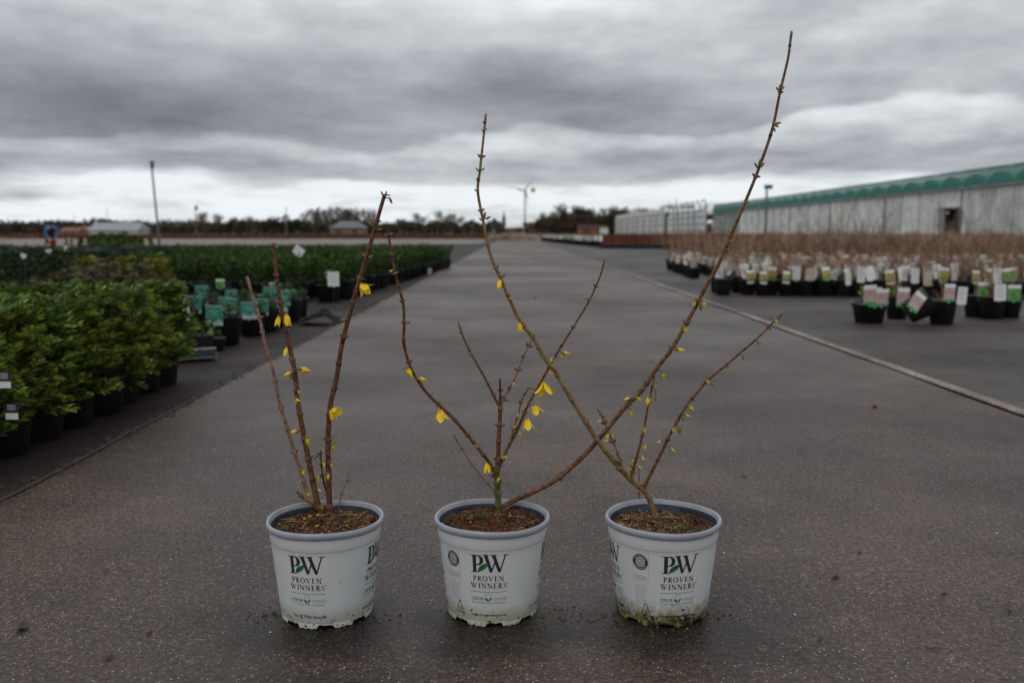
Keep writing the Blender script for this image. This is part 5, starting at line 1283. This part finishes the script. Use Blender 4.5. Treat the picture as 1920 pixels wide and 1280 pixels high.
mb = MB(); mb.lathe([(.001, .0), (.11, 0), (.15, .30), (.155, .30), (.14, .29), (.105, .02), (.001, .02)], 18); mb.build('bucket_shell', pm('orange_plastic', (.60, .13, .03), .4, .1, 5), e, True)
mb = MB(); mb.tube([(.15 * cos(a), 0, .30 + .12 * sin(a)) for a in [pi * q / 8 for q in range(9)]], .006, 4); mb.build('handle', steel, e)
for k, (px_, yt, D) in enumerate(((129, 446, 16.5), (163, 447, 20), (276, 450, 17.5), (5, 446, 20))):
    top = at(px_, yt, D); e = empty('pale_stake', (top.x, D, -.01), 0, 'pale wooden stake among the left-hand beds, %s from the left' % ordn[[1, 2, 3, 0][k]], 'stake')
    mb = MB(); mb.box((0, 0, top.z / 2), (.05, .03, top.z)); mb.box((0, 0, top.z + .005), (.036, .022, .02)); mb.build('shaft', pm('stake_wood', (.34, .27, .20), .7, .3, 8), e)

# ------------------------------------------------------------------ small litter on the road
random.seed(31)
leaf_ms = [pm('dry_leaf_red', (.13, .035, .018), .5, .4, 60), pm('dry_leaf_brown', (.10, .055, .03), .6, .4, 60), pm('dry_leaf_dark', (.025, .016, .012), .6, .4, 60)]
for k, (px_, py_, ln, mi, lb) in enumerate([(1395, 893, .020, 0, 'reddish dry leaf right of the right-hand pot plant'), (1640, 763, .045, 0, 'flat reddish leaf on the wet road at the right'), (1770, 1112, .022, 0, 'curled red-brown leaf standing up on the road at the right'), (1747, 1214, .024, 1, 'brown leaf lying near the bottom right of the road'),
        (1611, 1035, .018, 0, 'small red-brown leaf right of the pots'), (1567, 1080, .026, 1, 'thin brown leaf sliver right of the right-hand pot'), (200, 1070, .014, 2, 'dark crumb of bark on the road left of the pots'), (282, 1183, .018, 0, 'rusty leaf scrap lying left of the left pot'), (42, 1178, .034, 2, 'dark twisted leaf at the lower left'),
        (205, 1232, .020, 2, 'dark leaf scrap near the bottom left'), (1892, 1146, .018, 2, 'dark crumb near the right edge of the road'), (1005, 560, .05, 2, 'dark leaf far down the middle of the road'), (1538, 1198, .012, 2, 'tiny dark crumb at the lower right')]):
    g = onplane(px_, py_, .001); e = empty('fallen_leaf', g, U(0, 6.28) if k != 2 else .6, lb, 'leaf')
    mb = MB(); n_ = 8
    for q in range(n_ + 1):
        t = q / n_; wv = ln * .24 * sin(pi * (t * .94 + .03)) * (1 + .15 * sin(q * 2.3)); xx = (t - .5) * ln; zz = .0012 + ln * .22 * (abs(t - .5) ** 2) * 2 + ln * .05 * sin(q)
        for s_ in (-1, 0, 1): mb.v.append((xx, s_ * wv, zz + abs(s_) * wv * .45))
    for q in range(n_):
        for j in range(2):
            a = q * 3 + j; mb.f.append((a, a + 1, a + 4, a + 3)); mb.m.append(0)
    mb.build('leaf_blade', leaf_ms[mi], e, True)
mb = MB()
for (cx_, cy_, n_, sp_) in ((-.308, 1.40, 60, .055), (-.405, 1.44, 70, .02), (-.215, 1.42, 26, .02), (.055, 1.44, 34, .022), (.09, 1.46, 14, .01), (.16, 1.42, 70, .03), (.25, 1.40, 60, .05), (.335, 1.44, 30, .02), (-.12, 1.46, 12, .02), (-.033, 1.40, 40, .05)):
    for _ in range(int(n_ * .55)): stone(mb, cx_ + random.gauss(0, sp_), cy_ + random.gauss(0, sp_ * .7), abs(random.gauss(.0016, .0012)) + .0006, random.choices((0, 1), (4, 1))[0])
tag(mb.build('spilled_peat', [M['earth'], pm('peat_rust', (.10, .04, .018), .8, .4, 60)]), 'dark crumbs of peat spilled round the three white pots', 'soil crumbs', kind='stuff')

# ------------------------------------------------------------------ trees
tree_bark = pm('tree_bark_grey', (.060, .048, .038), .9, .3, .5, spec=.1); tree_twig = pm('tree_twig_brown', (.115, .080, .062), .9, .35, .25, rnd=.22, spec=.1)
tree_twig_g = pm('tree_twig_olive', (.060, .060, .030), .9, .35, .25, rnd=.2, spec=.1); tree_ever = pm('tree_evergreen', (.022, .035, .016), .8, .4, .5, rnd=.2, spec=.1)
def tree_proto(seed, form='round', dens=1.0, twig=None, trunk_h=.22):
    """unit height tree"""
    random.seed(seed); e = empty('bare_tree', (0, 0, 0), 0, 'x', 'tree', 'trees along the horizon')
    mt, mc = MB(), MB(); tw_r = .0030 if form == 'bush' else .0024
    def grow(p, d, ln, r, lv):
        n = 3; pts = [p]; q = p.copy(); dd = d.copy()
        for k in range(n):
            dd = (dd + Vector((U(-.16, .16), U(-.16, .16), U(-.05, .12)))).normalized(); q = q + dd * ln / n; pts.append(q.copy())
        tgt = mt if lv < 1 else mc
        tgt.tube(pts, [r, r * .85, r * .72, r * .55], 5 if lv < 2 else 3, 0, False)
        if lv >= 4: return
        kids = int(((11, 6, 6, 5) if form == 'bush' else (10, 5, 5, 5))[lv] * dens + R())
        for k in range(kids):
            t = U(.30, 1.0) if lv else ((k + .6) / kids * .93 + .05 if form == 'bush' else (k + .6) / kids * .80 + .18); i = min(n - 1, int(t * n)); b = pts[i].lerp(pts[i + 1], t * n - i)
            a = R() * 6.283; sp = {'round': .85, 'tall': .45, 'bush': .95}[form]
            nd = (dd + Vector((cos(a), sin(a), U(-.1, .35))) * sp).normalized()
            grow(b, nd, ln * (U(.36, .5) * ((1.25 - .55 * t) if form != 'tall' else .8) if lv == 0 else U(.5, .72)), max(r * .5, tw_r), lv + 1)
    th = {'round': .55, 'tall': .62, 'bush': .42}[form]
    grow(Vector((0, 0, -.01)), Vector((0, 0, 1)), th * 1.5, .020, 0)
    zs = max(v[2] for v in mc.v); 
    for m_ in (mt, mc): m_.v = [(v[0] / zs, v[1] / zs, v[2] / zs) for v in m_.v]
    mt.build('trunk', tree_bark, e); mc.build('crown', twig or tree_twig, e)
    return [e, 0]
TR = {'round': [tree_proto(s_, 'round', 1.0) for s_ in (1, 2, 3)], 'tall': [tree_proto(s_, 'tall', 1.05) for s_ in (4, 5)], 'bush': [tree_proto(s_, 'bush', 1.15, tree_twig) for s_ in (6, 7)] + [tree_proto(8, 'bush', 1.15, tree_twig_g)]}
random.seed(12)
def ever_proto(seed):
    random.seed(seed); e = empty('evergreen_tree', (0, 0, 0), 0, 'x', 'tree', 'trees along the horizon'); mb = MB()
    for _ in range(900):
        t = R(); a = R() * 6.283; r = .34 * (1 - t) ** .7 * U(.3, 1) + .02; p = Vector((cos(a) * r, sin(a) * r, .08 + .9 * t)); d = Vector((cos(a), sin(a), U(-.2, .7)))
        mb.leaf(p, d, Vector((U(-.5, .5), U(-.5, .5), 1)), U(.04, .09), .04, 0, .3)
    mb.build('crown', tree_ever, e); mb = MB(); mb.tube([(0, 0, -.01), (0, 0, .8)], [.025, .008], 6); mb.build('trunk', tree_bark, e); return [e, 0]
TR['ever'] = [ever_proto(20), ever_proto(21)]
random.seed(13)
ntree = [0]
def tree(px_, ytop, D, form, label, fat=1.0):
    h = at(px_, ytop, D).z; p = random.choice(TR[form]); o = place(p[0], p[1], ((px_ - 960) / FPX * D, D, 0), U(0, 6.28), h, label); fat = fat * (1.45 if form == 'bush' else 1.15); o.scale = (h * fat, h * fat, h); p[1] += 1; return o
nm = {'round': 'round-crowned bare tree', 'tall': 'tall narrow bare tree', 'bush': 'dark bushy bare tree', 'ever': 'dark evergreen tree'}
spec = []
for k in range(12): spec.append((584 + 10.5 * k + U(-3, 3), U(383, 392), 330, 'tall', 1.35, 'in the wide stand behind the brown house'))
for (px_, yt, fm, ft) in ((793, 397, 'round', 1.1), (768, 412, 'bush', 1), (838, 394, 'round', 1.15), (862, 399, 'round', 1.0), (818, 410, 'bush', 1), (882, 414, 'bush', 1), (745, 420, 'bush', 1), (722, 424, 'bush', 1.2), (905, 418, 'round', 1), (928, 414, 'round', 1), (700, 416, 'bush', 1)): spec.append((px_, yt, 320 + U(-12, 12), fm, ft, 'between brown house and spire'))
spec.append((388, 394, 240, 'round', 1.15, 'standing alone against the bright sky right of the mast')); spec.append((412, 398, 242, 'round', 1.0, 'beside the lone tree right of the mast'))
for (px_, yt, fm, ft) in ((432, 413, 'bush', 1.2), (452, 408, 'bush', 1.2), (476, 404, 'round', 1.2), (497, 410, 'bush', 1.2), (518, 404, 'bush', 1.2), (540, 402, 'ever', 1), (556, 412, 'bush', 1.2), (445, 404, 'round', 1), (574, 418, 'bush', 1.2), (604, 420, 'bush', 1.2), (640, 420, 'bush', 1.2), (666, 416, 'bush', 1.2), (690, 420, 'bush', 1.2)): spec.append((px_, yt, 280 + U(-12, 12), fm, ft, 'in the clump left of the brown house'))
for k in range(26): spec.append((4 + 16.4 * k + U(-4, 4), U(416, 429), 300 + U(-15, 15), random.choice(('bush', 'bush', 'round')), 1.3, 'behind the white shed'))
for k in range(6): spec.append((948 + 10 * k, U(425, 432), 340, 'bush', 1.5, 'low under the wind turbine'))
for (px_, yt, fm, ft) in ((1008, 408, 'bush', 1.2), (1022, 396, 'round', 1), (1036, 392, 'round', .9), (1046, 382, 'tall', 1.3), (1060, 378, 'tall', 1.3), (1074, 381, 'tall', 1.3), (1088, 385, 'bush', 1.2), (1100, 384, 'tall', 1.4), (1112, 387, 'tall', 1.3), (1126, 388, 'tall', 1.3), (1138, 390, 'round', 1), (1150, 382, 'tall', 1.4), (1158, 386, 'bush', 1), (1015, 412, 'bush', 1.3), (1040, 404, 'bush', 1.3), (1066, 398, 'bush', 1.3), (1084, 400, 'bush', 1.4), (1106, 402, 'bush', 1.4), (1128, 404, 'bush', 1.4), (1148, 402, 'bush', 1.4), (1054, 400, 'ever', .8), (1030, 402, 'ever', .9), (1096, 396, 'bush', 1.3), (1118, 398, 'bush', 1.3), (1140, 398, 'bush', 1.3), (1072, 392, 'bush', 1.3)):
    spec.append((px_, yt, 262 + U(-14, 14), fm, ft, 'in the brown wood'))
for k in range(10): spec.append((1172 + 17 * k, U(376, 388) if k > 3 else U(384, 392), 300, random.choice(('round', 'tall')), 1.0, 'showing above the pale greenhouse'))
spec.append((70, 414, 300, 'round', 1, 'taller than its neighbours left of the worker'))
from collections import defaultdict
grp = defaultdict(list)
for t in spec: grp[(t[5])].append(t)
for wh, ts in grp.items():
    ts.sort()
    for k, (px_, yt, D, fm, ft, _) in enumerate(ts):
        lb = '%s %s' % (nm[fm], wh) if len(ts) == 1 else '%s, %s from the left %s' % (nm[fm], ordw(k), wh)
        tree(px_, yt, D, fm, lb, ft)
# low scrub along the foot of the horizon
def scrub(name, label, x0, x1, D, h, n, mats, s):
    mb = MB()
    for _ in range(n):
        x = U(x0, x1); y = D + U(-10, 10); hh_ = h * (.55 + .6 * abs(mnoise.noise(Vector((x * .06, D, 0)))) + .35 * mnoise.noise(Vector((x * .25, 3, 0)))); z = hh_ * R(); b = R() * 6.28
        mb.leaf(Vector((x, y, z)), Vector((cos(b), sin(b), U(.2, 1.5))), Vector((U(-1, 1), U(-1, 1), .4)), s * U(.8, 2.2), s * .6, random.randrange(len(mats)), .2)
    return tag(mb.build(name, mats), label, 'scrub', kind='stuff')
scrub('treeline', 'far dark scrub and hedgerow along the left-hand horizon', -200, -3, 318, 6.0, 22000, [tree_twig, tree_bark, tree_ever], .8)
scrub('treeline', 'far brown scrub under the wood right of the turbine', 4, 60, 280, 5.0, 4500, [tree_twig, tree_bark], .8)
scrub('treeline', 'far hedgerow behind the greenhouses', 55, 260, 330, 5.0, 3000, [tree_twig, tree_bark], 1.0)

# drop prototypes that no place used
for o in [o for o in bpy.data.objects if o.parent is None and o.get('label') == 'x']:
    for c in list(o.children): bpy.data.objects.remove(c)
    bpy.data.objects.remove(o)
